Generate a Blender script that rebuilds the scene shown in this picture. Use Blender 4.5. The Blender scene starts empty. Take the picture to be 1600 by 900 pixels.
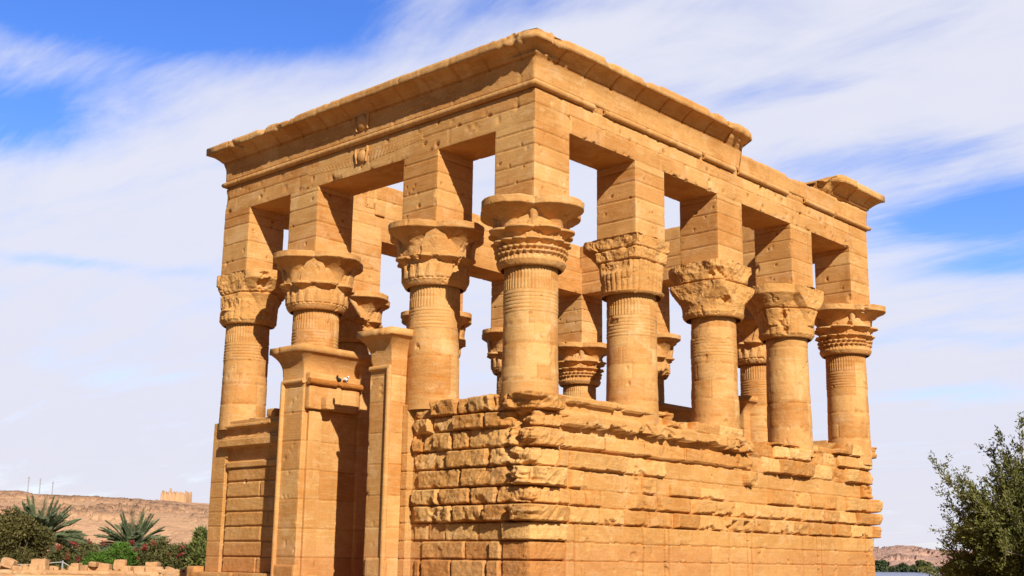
import bpy, math, random
import numpy as np
from mathutils import Matrix, Vector

SC = bpy.context.scene
COL = SC.collection
rng = np.random.default_rng(7)
random.seed(7)

# ------------------------------------------------------------------ camera, sky, sun, exposure
cam_d = bpy.data.cameras.new('camera')
cam = bpy.data.objects.new('camera', cam_d)
COL.objects.link(cam)
YAW, PITCH, ROLL = 0.74517, 0.21814, 0.01396
_f = Vector((-math.sin(YAW)*math.cos(PITCH), math.cos(YAW)*math.cos(PITCH), math.sin(PITCH)))
_r = Vector((math.cos(YAW), math.sin(YAW), 0)); _u = _r.cross(_f)
_R = math.cos(ROLL)*_r + math.sin(ROLL)*_u
_U = -math.sin(ROLL)*_r + math.cos(ROLL)*_u
CAM = Vector((21.475, -24.119, 1.667))
cam.matrix_world = Matrix(((_R.x, _U.x, -_f.x, CAM.x), (_R.y, _U.y, -_f.y, CAM.y), (_R.z, _U.z, -_f.z, CAM.z), (0, 0, 0, 1)))
cam_d.sensor_width = 36; cam_d.lens = 42.836; cam_d.shift_y = 0.0042
cam_d.clip_start = 0.1; cam_d.clip_end = 20000
SC.camera = cam

def view_dir(px, py):                       # direction of a photograph pixel, used only to aim clouds and far scenery
    return (_R*((px-800)/1903.8) - _U*((py-456.7)/1903.8) + _f)
def at(px, py, dist): return CAM + view_dir(px, py)*dist

SUN = Vector((1.45, -0.69, 1.0)).normalized()
sd = bpy.data.lights.new('sun', 'SUN'); sd.energy = 5.0; sd.angle = math.radians(0.5); sd.color = (1, 0.955, 0.88)
so = bpy.data.objects.new('sun', sd); COL.objects.link(so)
so.rotation_euler = SUN.to_track_quat('Z', 'Y').to_euler()

SC.view_settings.view_transform = 'Standard'
SC.view_settings.look = 'None'
SC.view_settings.exposure = 0.38
SC.view_settings.gamma = 1.0
SC.view_settings.use_curve_mapping = False

class NT:
    """tiny helper for node trees"""
    def __init__(s, tree): s.t = tree; s.n = tree.nodes; s.l = tree.links
    def node(s, typ, **kw):
        nd = s.n.new(typ)
        for k, v in kw.items(): setattr(nd, k, v)
        return nd
    def put(s, sock, v):
        if isinstance(v, bpy.types.NodeSocket): s.l.new(v, sock)
        elif v is not None: sock.default_value = v
    def math(s, op, a, b=None, c=None, clamp=False):
        nd = s.node('ShaderNodeMath', operation=op, use_clamp=clamp)
        s.put(nd.inputs[0], a)
        if b is not None: s.put(nd.inputs[1], b)
        if c is not None: s.put(nd.inputs[2], c)
        return nd.outputs[0]
    def mix(s, f, a, b, blend='MIX'):
        nd = s.node('ShaderNodeMix', data_type='RGBA', blend_type=blend)
        s.put(nd.inputs[0], f); s.put(nd.inputs[6], a); s.put(nd.inputs[7], b)
        return nd.outputs[2]
    def ramp(s, f, lo, hi):
        nd = s.node('ShaderNodeMapRange', interpolation_type='SMOOTHSTEP')
        s.put(nd.inputs[0], f); nd.inputs[1].default_value = lo; nd.inputs[2].default_value = hi
        return nd.outputs[0]
    def noise(s, vec, scale, detail=4, rough=.55, dist=0.0):
        nd = s.node('ShaderNodeTexNoise')
        s.put(nd.inputs['Vector'], vec); nd.inputs['Scale'].default_value = scale
        nd.inputs['Detail'].default_value = detail; nd.inputs['Roughness'].default_value = rough
        nd.inputs['Distortion'].default_value = dist
        return nd.outputs['Fac']
    def vmath(s, op, a, b):
        nd = s.node('ShaderNodeVectorMath', operation=op)
        s.put(nd.inputs[0], a); s.put(nd.inputs[1], b)
        return nd.outputs[0]

world = bpy.data.worlds.new('World'); SC.world = world; world.use_nodes = True
def build_world():
    W = NT(world.node_tree); W.n.clear()
    out = W.node('ShaderNodeOutputWorld'); bg = W.node('ShaderNodeBackground')
    W.l.new(bg.outputs[0], out.inputs[0])
    sky = W.node('ShaderNodeTexSky', sky_type='NISHITA'); sky.sun_disc = False
    sky.sun_elevation = math.asin(SUN.z); sky.sun_rotation = math.atan2(SUN.x, SUN.y)
    sky.air_density = 1.0; sky.dust_density = 0.6; sky.ozone_density = 2.5; sky.altitude = 100
    tc = W.node('ShaderNodeTexCoord').outputs['Generated']
    sep = W.node('ShaderNodeSeparateXYZ'); W.l.new(tc, sep.inputs[0])
    x, y, z = sep.outputs
    az = W.math('MULTIPLY', W.math('ARCTAN2', x, y), 57.2958)
    el = W.math('MULTIPLY', W.math('ARCSINE', z), 57.2958)
    # cirrus sheet seen in a flat projection of the sky
    zz = W.math('ADD', W.math('MAXIMUM', z, 0.0), 0.16)
    comb = W.node('ShaderNodeCombineXYZ')
    W.put(comb.inputs[0], W.math('DIVIDE', x, zz)); W.put(comb.inputs[1], W.math('DIVIDE', y, zz))
    mp = W.node('ShaderNodeMapping'); W.l.new(comb.outputs[0], mp.inputs[0])
    mp.inputs['Rotation'].default_value = (0, 0, math.radians(-38)); mp.inputs['Scale'].default_value = (0.55, 1.5, 1)
    n1 = W.noise(mp.outputs[0], 1.3, 7, .58, 1.2)
    n2 = W.noise(mp.outputs[0], 4.5, 8, .62, .6)
    n3 = W.noise(mp.outputs[0], 2.6, 9, .66, 1.0)
    nn = W.math('ADD', W.math('MULTIPLY', W.math('SUBTRACT', n1, .5), 1.5), W.math('MULTIPLY', W.math('SUBTRACT', n2, .5), .8))
    # thinner veil in these directions (azimuth, elevation, half sizes in degrees, depth)
    holes = [(-57.0, 25.0, 8.5, 2.3, 1.7), (-65.5, 23.4, 7, 1.6, .9), (-66.5, 18.8, 5.5, 2.0, 1.25), (-61, 21.0, 5, 1.5, .35),
             (-25.0, 18.2, 9, 1.5, .75), (-20.0, 15.2, 6.5, 1.15, 1.3), (-19.5, 13.2, 5.5, .7, .8), (-62, 12.8, 7, .35, .40),
             (-20.5, 9.9, 6, .5, .45), (-40, 26, 9, 1.2, .35), (-63, 8, 8, .5, .15), (-21, 7.6, 6, .4, .25), (-30, 21.5, 8, .6, .3)]
    tot = None
    for a, e, da, de, dep in holes:
        u = W.math('DIVIDE', W.math('SUBTRACT', az, a), da); v = W.math('DIVIDE', W.math('SUBTRACT', el, e), de)
        q = W.math('ADD', W.math('MULTIPLY', u, u), W.math('MULTIPLY', v, v))
        g = W.math('MULTIPLY', W.math('POWER', 2.71828, W.math('MULTIPLY', q, -1.0)), dep)
        tot = g if tot is None else W.math('ADD', tot, g)
    # veil thinned outside the view, to weaken ambient light from the unseen sky
    away = W.math('MULTIPLY', W.ramp(W.math('ABSOLUTE', W.math('ADD', az, 42.0)), 40, 85), 1.3)
    high = W.math('MULTIPLY', W.ramp(el, 30, 50), 1.0)
    dens = W.math('SUBTRACT', W.math('SUBTRACT', W.math('SUBTRACT', 1.0, W.math('MULTIPLY', tot, W.math('ADD', .1, W.math('MULTIPLY', W.math('SUBTRACT', 1.0, n3), 1.9)))), away), high)
    dens = W.math('ADD', dens, W.math('MULTIPLY', nn, 1.25))
    cov = W.math('MULTIPLY', W.ramp(dens, -.15, 1.0), .97)
    lowc = W.mix(W.ramp(el, 1.0, 16.0), (6.7, 6.35, 6.95, 1), (6.95, 7.0, 7.65, 1))
    shade = W.mix(W.math('MULTIPLY', W.ramp(n2, .35, .7), .30), (5.9, 6.1, 7.45, 1), lowc)
    cl = W.mix(.5, lowc, shade)
    hs = W.node('ShaderNodeHueSaturation'); hs.inputs['Hue'].default_value = .522; hs.inputs['Saturation'].default_value = 1.32; hs.inputs['Value'].default_value = 2.5
    W.l.new(sky.outputs[0], hs.inputs['Color'])
    side = W.ramp(W.math('ABSOLUTE', W.math('ADD', az, 42.0)), 40, 95)
    clear = W.math('MAXIMUM', side, W.ramp(el, 30, 52))
    W.put(hs.inputs['Value'], W.math('SUBTRACT', 1.75, W.math('MULTIPLY', clear, 1.4)))  # unseen sky beyond the frame dimmed so shadows get less fill
    W.l.new(W.mix(cov, hs.outputs[0], cl), bg.inputs['Color'])
    bg.inputs['Strength'].default_value = 0.094
build_world()

# ------------------------------------------------------------------ object helpers
def link(o, parent=None):
    COL.objects.link(o)
    if parent is not None: o.parent = parent
    return o
def tag(o, label=None, cat=None, group=None, kind=None):
    if label: o['label'] = label
    if cat: o['category'] = cat
    if group: o['group'] = group
    if kind: o['kind'] = kind
    return o
def empty(name, loc=(0, 0, 0), rz=0.0):
    o = bpy.data.objects.new(name, None); o.location = loc; o.rotation_euler.z = rz
    o.empty_display_size = .2
    return link(o)
def copy_tree(o, parent=None):
    c = o.copy(); COL.objects.link(c)
    if parent is not None: c.parent = parent
    for ch in list(o.children): copy_tree(ch, c)
    return c

def mesh_obj(name, V, F, mat, parent=None, tint=None, smooth=False):
    """V (n,3) array; F list of face arrays, each (m,3) or (m,4)"""
    me = bpy.data.meshes.new(name)
    V = np.asarray(V, np.float32)
    if not isinstance(F, (list, tuple)): F = [F]
    F = [np.asarray(f, np.int32) for f in F if len(f)]
    loops = np.concatenate([f.ravel() for f in F])
    sizes = np.concatenate([np.full(len(f), f.shape[1], np.int32) for f in F])
    starts = np.concatenate([[0], np.cumsum(sizes)[:-1]]).astype(np.int32)
    me.vertices.add(len(V)); me.vertices.foreach_set('co', V.ravel())
    me.loops.add(len(loops)); me.loops.foreach_set('vertex_index', loops)
    me.polygons.add(len(sizes)); me.polygons.foreach_set('loop_start', starts); me.polygons.foreach_set('loop_total', sizes)
    if smooth: me.polygons.foreach_set('use_smooth', np.ones(len(sizes), bool))
    me.update(calc_edges=True)
    if tint is not None:
        a = me.attributes.new('tint', 'FLOAT', 'POINT'); a.data.foreach_set('value', np.asarray(tint, np.float32))
    me.materials.append(mat)
    return link(bpy.data.objects.new(name, me), parent)

def grid_faces(nu, nv, off=0, flip=False, wrap=False):
    i = np.arange(nu if wrap else nu-1)[:, None]; j = np.arange(nv-1)[None, :]
    i2 = (i+1) % nu
    a = i*nv+j; b = i2*nv+j; c = i2*nv+j+1; d = i*nv+j+1
    f = np.stack([a, b, c, d], -1).reshape(-1, 4)+off
    return f[:, ::-1] if flip else f

class MB:
    """collects pieces into one mesh"""
    def __init__(s): s.V = []; s.F4 = []; s.F3 = []; s.T = []; s.n = 0
    def add(s, V, F, tint=None):
        V = np.asarray(V, float).reshape(-1, 3); F = np.asarray(F, int)
        if len(F) == 0: return
        (s.F4 if F.shape[1] == 4 else s.F3).append(F+s.n)
        s.V.append(V); s.T.append(np.zeros(len(V)) if tint is None else np.broadcast_to(tint, (len(V),))); s.n += len(V)
    def build(s, name, mat, parent=None, smooth=False):
        F = []
        if s.F4: F.append(np.concatenate(s.F4))
        if s.F3: F.append(np.concatenate(s.F3))
        return mesh_obj(name, np.concatenate(s.V), F, mat, parent, np.concatenate(s.T), smooth)
    def tube(s, P, R, k=8, tint=None):
        P = np.asarray(P, float); R = np.broadcast_to(np.asarray(R, float), (len(P),))
        t = np.gradient(P, axis=0); t /= np.linalg.norm(t, axis=1)[:, None]+1e-9
        up = np.where(np.abs(t[:, 2:3]) > .9, np.array([[1., 0, 0]]), np.array([[0, 0, 1.]]))
        a = np.cross(t, up); a /= np.linalg.norm(a, axis=1)[:, None]+1e-9; b = np.cross(t, a)
        th = np.arange(k)*2*np.pi/k
        V = P[:, None, :]+R[:, None, None]*(a[:, None, :]*np.cos(th)[None, :, None]+b[:, None, :]*np.sin(th)[None, :, None])
        n = len(P); V = V.reshape(-1, 3)
        i = np.arange(n-1)[:, None]; j = np.arange(k)[None, :]; j2 = (j+1) % k
        s.add(V, np.stack([i*k+j, i*k+j2, (i+1)*k+j2, (i+1)*k+j], -1).reshape(-1, 4), tint)
        for row, fl in ((0, 0), (n-1, 1)):
            c = np.vstack([V[row*k:(row+1)*k], P[row]])
            f = np.stack([np.arange(k), np.full(k, k), (np.arange(k)+1) % k], -1)
            s.add(c, f[:, ::-1] if fl else f, tint)

# ------------------------------------------------------------------ numpy noise
def _h(ix, iy, iz, seed):
    n = (ix.astype(np.int64)*374761393+iy.astype(np.int64)*668265263+iz.astype(np.int64)*2147483647+seed*1274126177) & 0xffffffff
    n = ((n ^ (n >> 13))*1274126177) & 0xffffffff
    n = ((n ^ (n >> 16))*2246822519) & 0xffffffff
    return ((n ^ (n >> 15)) & 0xffffff)/float(0xffffff)
def vn(P, f=1.0, seed=0):
    Q = np.asarray(P, float)*f; I = np.floor(Q).astype(np.int64); D = Q-I; D = D*D*(3-2*D)
    x, y, z = I[..., 0], I[..., 1], I[..., 2]; u, v, w = D[..., 0], D[..., 1], D[..., 2]
    r = 0
    for a in (0, 1):
        for b in (0, 1):
            for c in (0, 1):
                r = r+_h(x+a, y+b, z+c, seed)*(u if a else 1-u)*(v if b else 1-v)*(w if c else 1-w)
    return r
def fbm(P, f=1.0, oct=4, seed=0, gain=.5):
    r = 0; a = 1; t = 0
    for k in range(oct):
        r = r+a*vn(P, f*2.03**k, seed+k*17); t += a; a *= gain
    return r/t
def rfbm(P, f=1.0, oct=4, seed=0, gain=.55):
    r = 0; a = 1; t = 0
    for k in range(oct):
        r = r+a*np.abs(2*vn(P, f*2.1**k, seed+k*13)-1); t += a; a *= gain
    return r/t
def hash1(*k): 
    a = [np.asarray(q) for q in k]+[np.asarray(0)]*(3-len(k))
    a = np.broadcast_arrays(*a); return _h(np.floor(a[0]).astype(np.int64), np.floor(a[1]).astype(np.int64), np.floor(a[2]).astype(np.int64), 5)
def sst(a, b, x):
    t = np.clip((x-a)/(b-a), 0, 1); return t*t*(3-2*t)

# ------------------------------------------------------------------ materials
def new_mat(name):
    m = bpy.data.materials.new(name); m.use_nodes = True
    t = NT(m.node_tree); b = t.n['Principled BSDF']; b.inputs['Specular IOR Level'].default_value = .15
    return m, t, b
def stone_mat(name, A, B, Cc, bump=.5, dark=.35, grain=1.0):
    m, t, b = new_mat(name)
    pos = t.node('ShaderNodeNewGeometry').outputs['Position']
    big = t.noise(pos, .6, 5, .62, .5)
    mid = t.noise(pos, 2.4, 6, .68, .4)
    fine = t.noise(pos, 20, 5, .75)
    mp = t.node('ShaderNodeMapping'); t.l.new(pos, mp.inputs[0]); mp.inputs['Scale'].default_value = (1.0, 1.0, 8.0)
    bed = t.noise(mp.outputs[0], 1.5, 6, .65, .6)
    mv = t.node('ShaderNodeMapping'); t.l.new(pos, mv.inputs[0]); mv.inputs['Scale'].default_value = (4.5, 4.5, .40)
    run = t.noise(mv.outputs[0], 1.0, 5, .65, .3)
    spot = t.noise(pos, 7.0, 4, .7, .3)
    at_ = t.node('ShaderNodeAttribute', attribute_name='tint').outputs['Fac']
    pale = (min(1, A[0]*1.10), A[1]*1.30, A[2]*1.9, 1)
    brown = (A[0]*.52, A[1]*.46, A[2]*.50, 1)
    col = t.mix(t.ramp(big, .38, .62), A, B)
    col = t.mix(t.math('MULTIPLY', t.ramp(bed, .46, .68), .6), col, Cc)
    col = t.mix(t.math('MULTIPLY', t.ramp(t.noise(pos, 1.1, 5, .7, .8), .52, .66), .55), col, pale)
    col = t.mix(t.math('MULTIPLY', t.ramp(mid, .55, .74), dark), col, brown)
    col = t.mix(t.math('MULTIPLY', t.ramp(run, .54, .72), dark*.75), col, (A[0]*.62, A[1]*.55, A[2]*.55, 1))
    col = t.mix(t.math('MULTIPLY', t.ramp(spot, .64, .74), .5*dark+.12), col, (A[0]*.36, A[1]*.30, A[2]*.32, 1))
    # old high-water stain near the foot
    sep = t.node('ShaderNodeSeparateXYZ'); t.l.new(pos, sep.inputs[0])
    wz = t.math('ADD', sep.outputs[2], t.math('MULTIPLY', t.math('SUBTRACT', mid, .5), .8))
    foot = t.math('SUBTRACT', 1.0, t.ramp(wz, 1.9, 2.5))
    col = t.mix(t.math('MULTIPLY', foot, .35), col, (A[0]*.86, A[1]*.72, A[2]*.9, 1))
    # stones differ a little in hue: redder or yellower
    hs = t.node('ShaderNodeHueSaturation'); t.l.new(col, hs.inputs['Color'])
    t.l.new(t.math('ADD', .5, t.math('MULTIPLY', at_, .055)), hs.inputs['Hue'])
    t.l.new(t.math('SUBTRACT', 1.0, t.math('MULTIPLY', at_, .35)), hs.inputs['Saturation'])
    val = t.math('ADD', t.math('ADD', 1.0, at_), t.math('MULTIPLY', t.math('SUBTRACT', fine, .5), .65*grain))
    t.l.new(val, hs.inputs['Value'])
    t.l.new(hs.outputs[0], b.inputs['Base Color'])
    b.inputs['Roughness'].default_value = .92
    h = t.math('ADD', t.math('MULTIPLY', mid, .35), t.math('MULTIPLY', fine, .45))
    h = t.math('ADD', h, t.math('MULTIPLY', t.ramp(spot, .62, .74), -.25))
    h = t.math('ADD', h, t.math('MULTIPLY', bed, .25))
    bp = t.node('ShaderNodeBump'); bp.inputs['Strength'].default_value = bump; bp.inputs['Distance'].default_value = .07
    t.l.new(h, bp.inputs['Height']); t.l.new(bp.outputs[0], b.inputs['Normal'])
    return m
M_STONE = stone_mat('sandstone', (.59, .292, .090, 1), (.50, .232, .064, 1), (.62, .37, .15, 1), .5)
M_ROUGH = stone_mat('rough_sandstone', (.605, .302, .090, 1), (.525, .248, .068, 1), (.65, .385, .15, 1), .85, .4)
M_DRUM = stone_mat('column_sandstone', (.59, .297, .094, 1), (.48, .223, .062, 1), (.56, .35, .15, 1), .45, .45)
M_RUBBLE = stone_mat('fallen_sandstone', (.56, .33, .14, 1), (.48, .27, .11, 1), (.62, .40, .20, 1), .7, .5)

def leaf_mat(name, A, B, trans=.25, var=9.0):
    m, t, b = new_mat(name)
    pos = t.node('ShaderNodeNewGeometry').outputs['Position']
    n = t.noise(pos, var, 3, .6)
    n0 = t.noise(pos, .9, 3, .6)
    oi = t.node('ShaderNodeAttribute', attribute_name='tint').outputs['Fac']
    f = t.math('ADD', t.math('MULTIPLY', n, .5), t.math('MULTIPLY', n0, .5))
    col = t.mix(t.ramp(f, .36, .64), A, B)
    hs = t.node('ShaderNodeHueSaturation'); t.l.new(col, hs.inputs['Color']); t.l.new(t.math('ADD', 1.0, oi), hs.inputs['Value'])
    t.l.new(hs.outputs[0], b.inputs['Base Color']); b.inputs['Roughness'].default_value = .7
    if trans:
        tr = t.node('ShaderNodeBsdfTranslucent'); t.l.new(hs.outputs[0], tr.inputs['Color'])
        mx = t.node('ShaderNodeMixShader'); mx.inputs[0].default_value = trans
        t.l.new(b.outputs[0], mx.inputs[1]); t.l.new(tr.outputs[0], mx.inputs[2])
        t.l.new(mx.outputs[0], t.n['Material Output'].inputs['Surface'])
    return m
M_OLIVE = leaf_mat('olive_leaves', (.085, .075, .022, 1), (.15, .125, .040, 1))
M_TAMAR = leaf_mat('tamarisk_leaves', (.095, .11, .026, 1), (.19, .185, .05, 1))
M_PALM = leaf_mat('palm_leaves', (.11, .145, .065, 1), (.19, .215, .11, 1), .1)
M_GREEN = leaf_mat('bright_leaves', (.07, .14, .018, 1), (.12, .21, .03, 1))
M_HEDGE = leaf_mat('oleander_leaves', (.11, .115, .035, 1), (.18, .16, .055, 1))
M_SHRUB = leaf_mat('yellow_green_leaves', (.10, .13, .03, 1), (.20, .20, .06, 1))
M_DRY = leaf_mat('dry_leaves', (.34, .23, .10, 1), (.46, .33, .16, 1))
M_SHORE = leaf_mat('shore_leaves', (.06, .075, .030, 1), (.09, .11, .05, 1), .1, 1.0)
M_RED = leaf_mat('red_flowers', (.24, .035, .030, 1), (.33, .07, .05, 1))
M_BARK, _t, _b = new_mat('bark')
_b.inputs['Base Color'].default_value = (.16, .11, .065, 1); _b.inputs['Roughness'].default_value = .95
M_GREYBARK, _t, _b = new_mat('grey_bark')
_b.inputs['Base Color'].default_value = (.24, .20, .15, 1); _b.inputs['Roughness'].default_value = .95
M_METAL, _t, _b = new_mat('grey_metal')
_b.inputs['Base Color'].default_value = (.33, .33, .35, 1); _b.inputs['Roughness'].default_value = .6
M_ROPE, _t, _b = new_mat('pale_rope')
_b.inputs['Base Color'].default_value = (.42, .38, .32, 1); _b.inputs['Roughness'].default_value = .9

def hill_mat(name, A, B, Cc, sc):
    m, t, b = new_mat(name)
    pos = t.node('ShaderNodeNewGeometry').outputs['Position']
    n = t.noise(pos, .03*sc, 6, .65, .5); k = t.noise(pos, .22*sc, 6, .7); g = t.noise(pos, 1.0*sc, 4, .7)
    at_ = t.node('ShaderNodeAttribute', attribute_name='tint').outputs['Fac']
    col = t.mix(t.ramp(n, .35, .65), A, B)
    col = t.mix(t.math('MULTIPLY', t.ramp(k, .5, .72), .5), col, Cc)
    col = t.mix(t.math('MULTIPLY', at_, .85, clamp=True), col, tuple(c*.55 for c in Cc[:3])+(1,))
    t.l.new(col, b.inputs['Base Color']); b.inputs['Roughness'].default_value = .95
    h = t.math('ADD', t.math('MULTIPLY', k, 1.0), t.math('MULTIPLY', g, .35))
    bp = t.node('ShaderNodeBump'); bp.inputs['Strength'].default_value = .8; bp.inputs['Distance'].default_value = 1.6/sc
    t.l.new(h, bp.inputs['Height']); t.l.new(bp.outputs[0], b.inputs['Normal'])
    return m
M_HILL = hill_mat('desert_hill', (.66, .385, .21, 1), (.58, .325, .18, 1), (.40, .23, .15, 1), 1.0)
M_MUD = hill_mat('mud_brick', (.56, .33, .17, 1), (.50, .28, .14, 1), (.40, .22, .12, 1), 6.0)
M_PINK = hill_mat('pink_granite_hill', (.56, .34, .24, 1), (.46, .27, .21, 1), (.30, .18, .155, 1), .8)
M_GROUND = hill_mat('sandy_ground', (.30, .20, .10, 1), (.26, .165, .08, 1), (.20, .13, .07, 1), 8.0)
M_WATER, _t, _b = new_mat('lake_water')
_b.inputs['Base Color'].default_value = (.035, .07, .22, 1); _b.inputs['Roughness'].default_value = .18
_p = _t.node('ShaderNodeNewGeometry').outputs['Position']
_bp = _t.node('ShaderNodeBump'); _bp.inputs['Strength'].default_value = 1.0; _bp.inputs['Distance'].default_value = .25
_t.l.new(_t.noise(_p, .8, 4, .6), _bp.inputs['Height']); _t.l.new(_bp.outputs[0], _b.inputs['Normal'])

# ------------------------------------------------------------------ stone blocks with joints, wear and chips
def lines(a, b, res, extra=(), eps=.022):
    L = list(np.linspace(a, b, max(2, int(round((b-a)/res))+1)))
    for e in extra:
        if a+.05 < e < b-.05:
            L = [q for q in L if abs(q-e) > eps*1.8 or q in (a, b)]; L += [e-eps, e, e+eps]
    return np.array(sorted(set(L)))
def stone_box(mb, lo, hi, res=.06, courses=(), vj=1.6, wear=.03, chip=.12, rough=.006, seed=0, holes=(), joint=.022,
              free=(1, 1, 1, 1, 1, 1), tv=.12, skip=()):
    """free: which of -x +x -y +y -z +z sides are worn at their edges.  vj: mean stone length along a course"""
    lo = np.array(lo, float); hi = np.array(hi, float)
    zj = sorted(c for c in courses if lo[2]+.08 < c < hi[2]-.08)
    ax = [lines(lo[0], hi[0], res), lines(lo[1], hi[1], res), lines(lo[2], hi[2], res, zj)]
    free = np.array(free, float)
    def side(fix, val, u, v, flip):
        A, B = np.meshgrid(ax[u], ax[v], indexing='ij')
        P = np.zeros(A.shape+(3,)); P[..., u] = A; P[..., v] = B; P[..., fix] = val
        P = P.reshape(-1, 3)
        dl = P-lo+ (1-free[0::2])*9; dh = hi-P+(1-free[1::2])*9
        d = np.minimum(dl, dh); inward = np.where(dl < dh, 1., -1.)
        f1 = fbm(P, 1.7, 4, seed+1); f2 = fbm(P, 6.0, 3, seed+2)
        c = wear*(.2+1.0*f2)+chip*sst(.66, .80, f1)*(.4+.8*f2)+chip*.5*sst(.70, .80, f2)
        e = np.maximum(c*2.0, 1e-4)
        srt = np.sort(d, axis=1); edge = srt[:, 1]
        k = c*np.clip(1-edge/e, 0, 1)
        wgt = np.clip(1-d/e[:, None], 0, 1)
        off = inward*wgt*k[:, None]*.75
        nrm = np.zeros(3); nrm[fix] = 1. if val == lo[fix] else -1.   # inward
        zc = np.array([lo[2]]+zj+[hi[2]])
        ci = np.clip(np.searchsorted(zc, P[:, 2])-1, 0, len(zc)-2)
        dep = rough*((fbm(P, 3.0, 4, seed+3)-.5)*1.2+(rfbm(P, 4.5, 3, seed+33)-.4)*1.2)
        joint_dark = np.zeros(len(P))
        if fix != 2:
            run = P[:, 0] if fix == 1 else P[:, 1]
            if len(zj):
                dz = np.min(np.abs(P[:, 2:3]-np.array(zj)[None, :]), axis=1)
                dep = dep+joint*(.35+1.3*f2)*np.clip(1-dz/.02, 0, 1); joint_dark = np.clip(1-dz/.02, 0, 1)*sst(.35, .6, f1+.3*(f2-.5))
            cell = run/vj+hash1(ci, fix, seed)*7.3
            dv = np.abs(cell-np.round(cell))*vj
            if vj < 50: dep = dep+joint*.9*(dv < res*.55)*(hash1(ci, np.round(cell), seed+3) > .25)
            tint = (hash1(ci, np.floor(cell+.5)+50, seed+fix)-.5)*tv*1.5-.20*joint_dark  # darker along the course joints
        else:
            tint = np.zeros(len(P))
        if fix != 2:
            dep = dep+.03*sst(.80, .83, fbm(P, 4.2, 2, seed+9))
        for hx, hy, hz, hr, hd in holes:
            q = np.max(np.abs(P-np.array([hx, hy, hz])), axis=1)
            dep = np.where(q < hr, dep+hd, dep); tint = np.where(q < hr, -.3, tint)
        P2 = P+nrm*dep[:, None]*(np.clip(edge/.05, .0, 1))[:, None]+off
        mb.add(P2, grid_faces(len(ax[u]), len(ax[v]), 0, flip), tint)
    if '-x' not in skip: side(0, lo[0], 1, 2, True)
    if '+x' not in skip: side(0, hi[0], 1, 2, False)
    if '-y' not in skip: side(1, lo[1], 0, 2, False)
    if '+y' not in skip: side(1, hi[1], 0, 2, True)
    if '-z' not in skip: side(2, lo[2], 0, 1, True)
    if '+z' not in skip: side(2, hi[2], 0, 1, False)

def ragged_block(mb, c, size, rz=0.0, amp=.06, n=8, seed=0, tilt=0.0, tint=0.0):
    """one weathered loose stone"""
    t = np.linspace(-1, 1, n)
    R = np.array(Matrix.Rotation(rz, 3, 'Z') @ Matrix.Rotation(tilt, 3, 'Y'))
    for fix in range(3):
        for sg in (-1, 1):
            A, B = np.meshgrid(t, t, indexing='ij'); P = np.zeros(A.shape+(3,)); u, v = [(1, 2), (0, 2), (0, 1)][fix]
            P[..., u] = A; P[..., v] = B; P[..., fix] = sg; P = P.reshape(-1, 3)
            r = np.linalg.norm(P, axis=1)[:, None]
            P = P*(1-.16*np.clip(r-1.15, 0, 1))
            w = P*np.array(size)/2
            q = w+np.array(c)
            w = w+ (P/np.maximum(r, 1e-6))*((fbm(q, 3.2, 4, seed)-.55)*amp*2)[:, None]
            f = grid_faces(n, n, 0, flip=((sg > 0) != (fix != 1)))
            mb.add(w@R.T+np.array(c), f, tint)

# ================================================================== THE KIOSK
Wd, Lg, w = 14.952, 20.0, 1.5265            # front width, depth, pier size
A = [0.0, 3.884, 9.588, Wd-w]               # near edges of the piers along the front (towards -x)
B = [0.0, 4.667, 9.206, 13.998, Lg-w]       # near edges along the long side
ZS, ZA, ZF, ZL, ZT = 13.8, 15.0, 15.70, 16.0, 16.27
ZCAP, ZCB = 11.5, 9.72

kiosk = empty('temple_kiosk', (0, 0, 0))
tag(kiosk, 'roofless golden sandstone temple kiosk with tall flower-topped columns and a broken cornice', 'temple')

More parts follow.
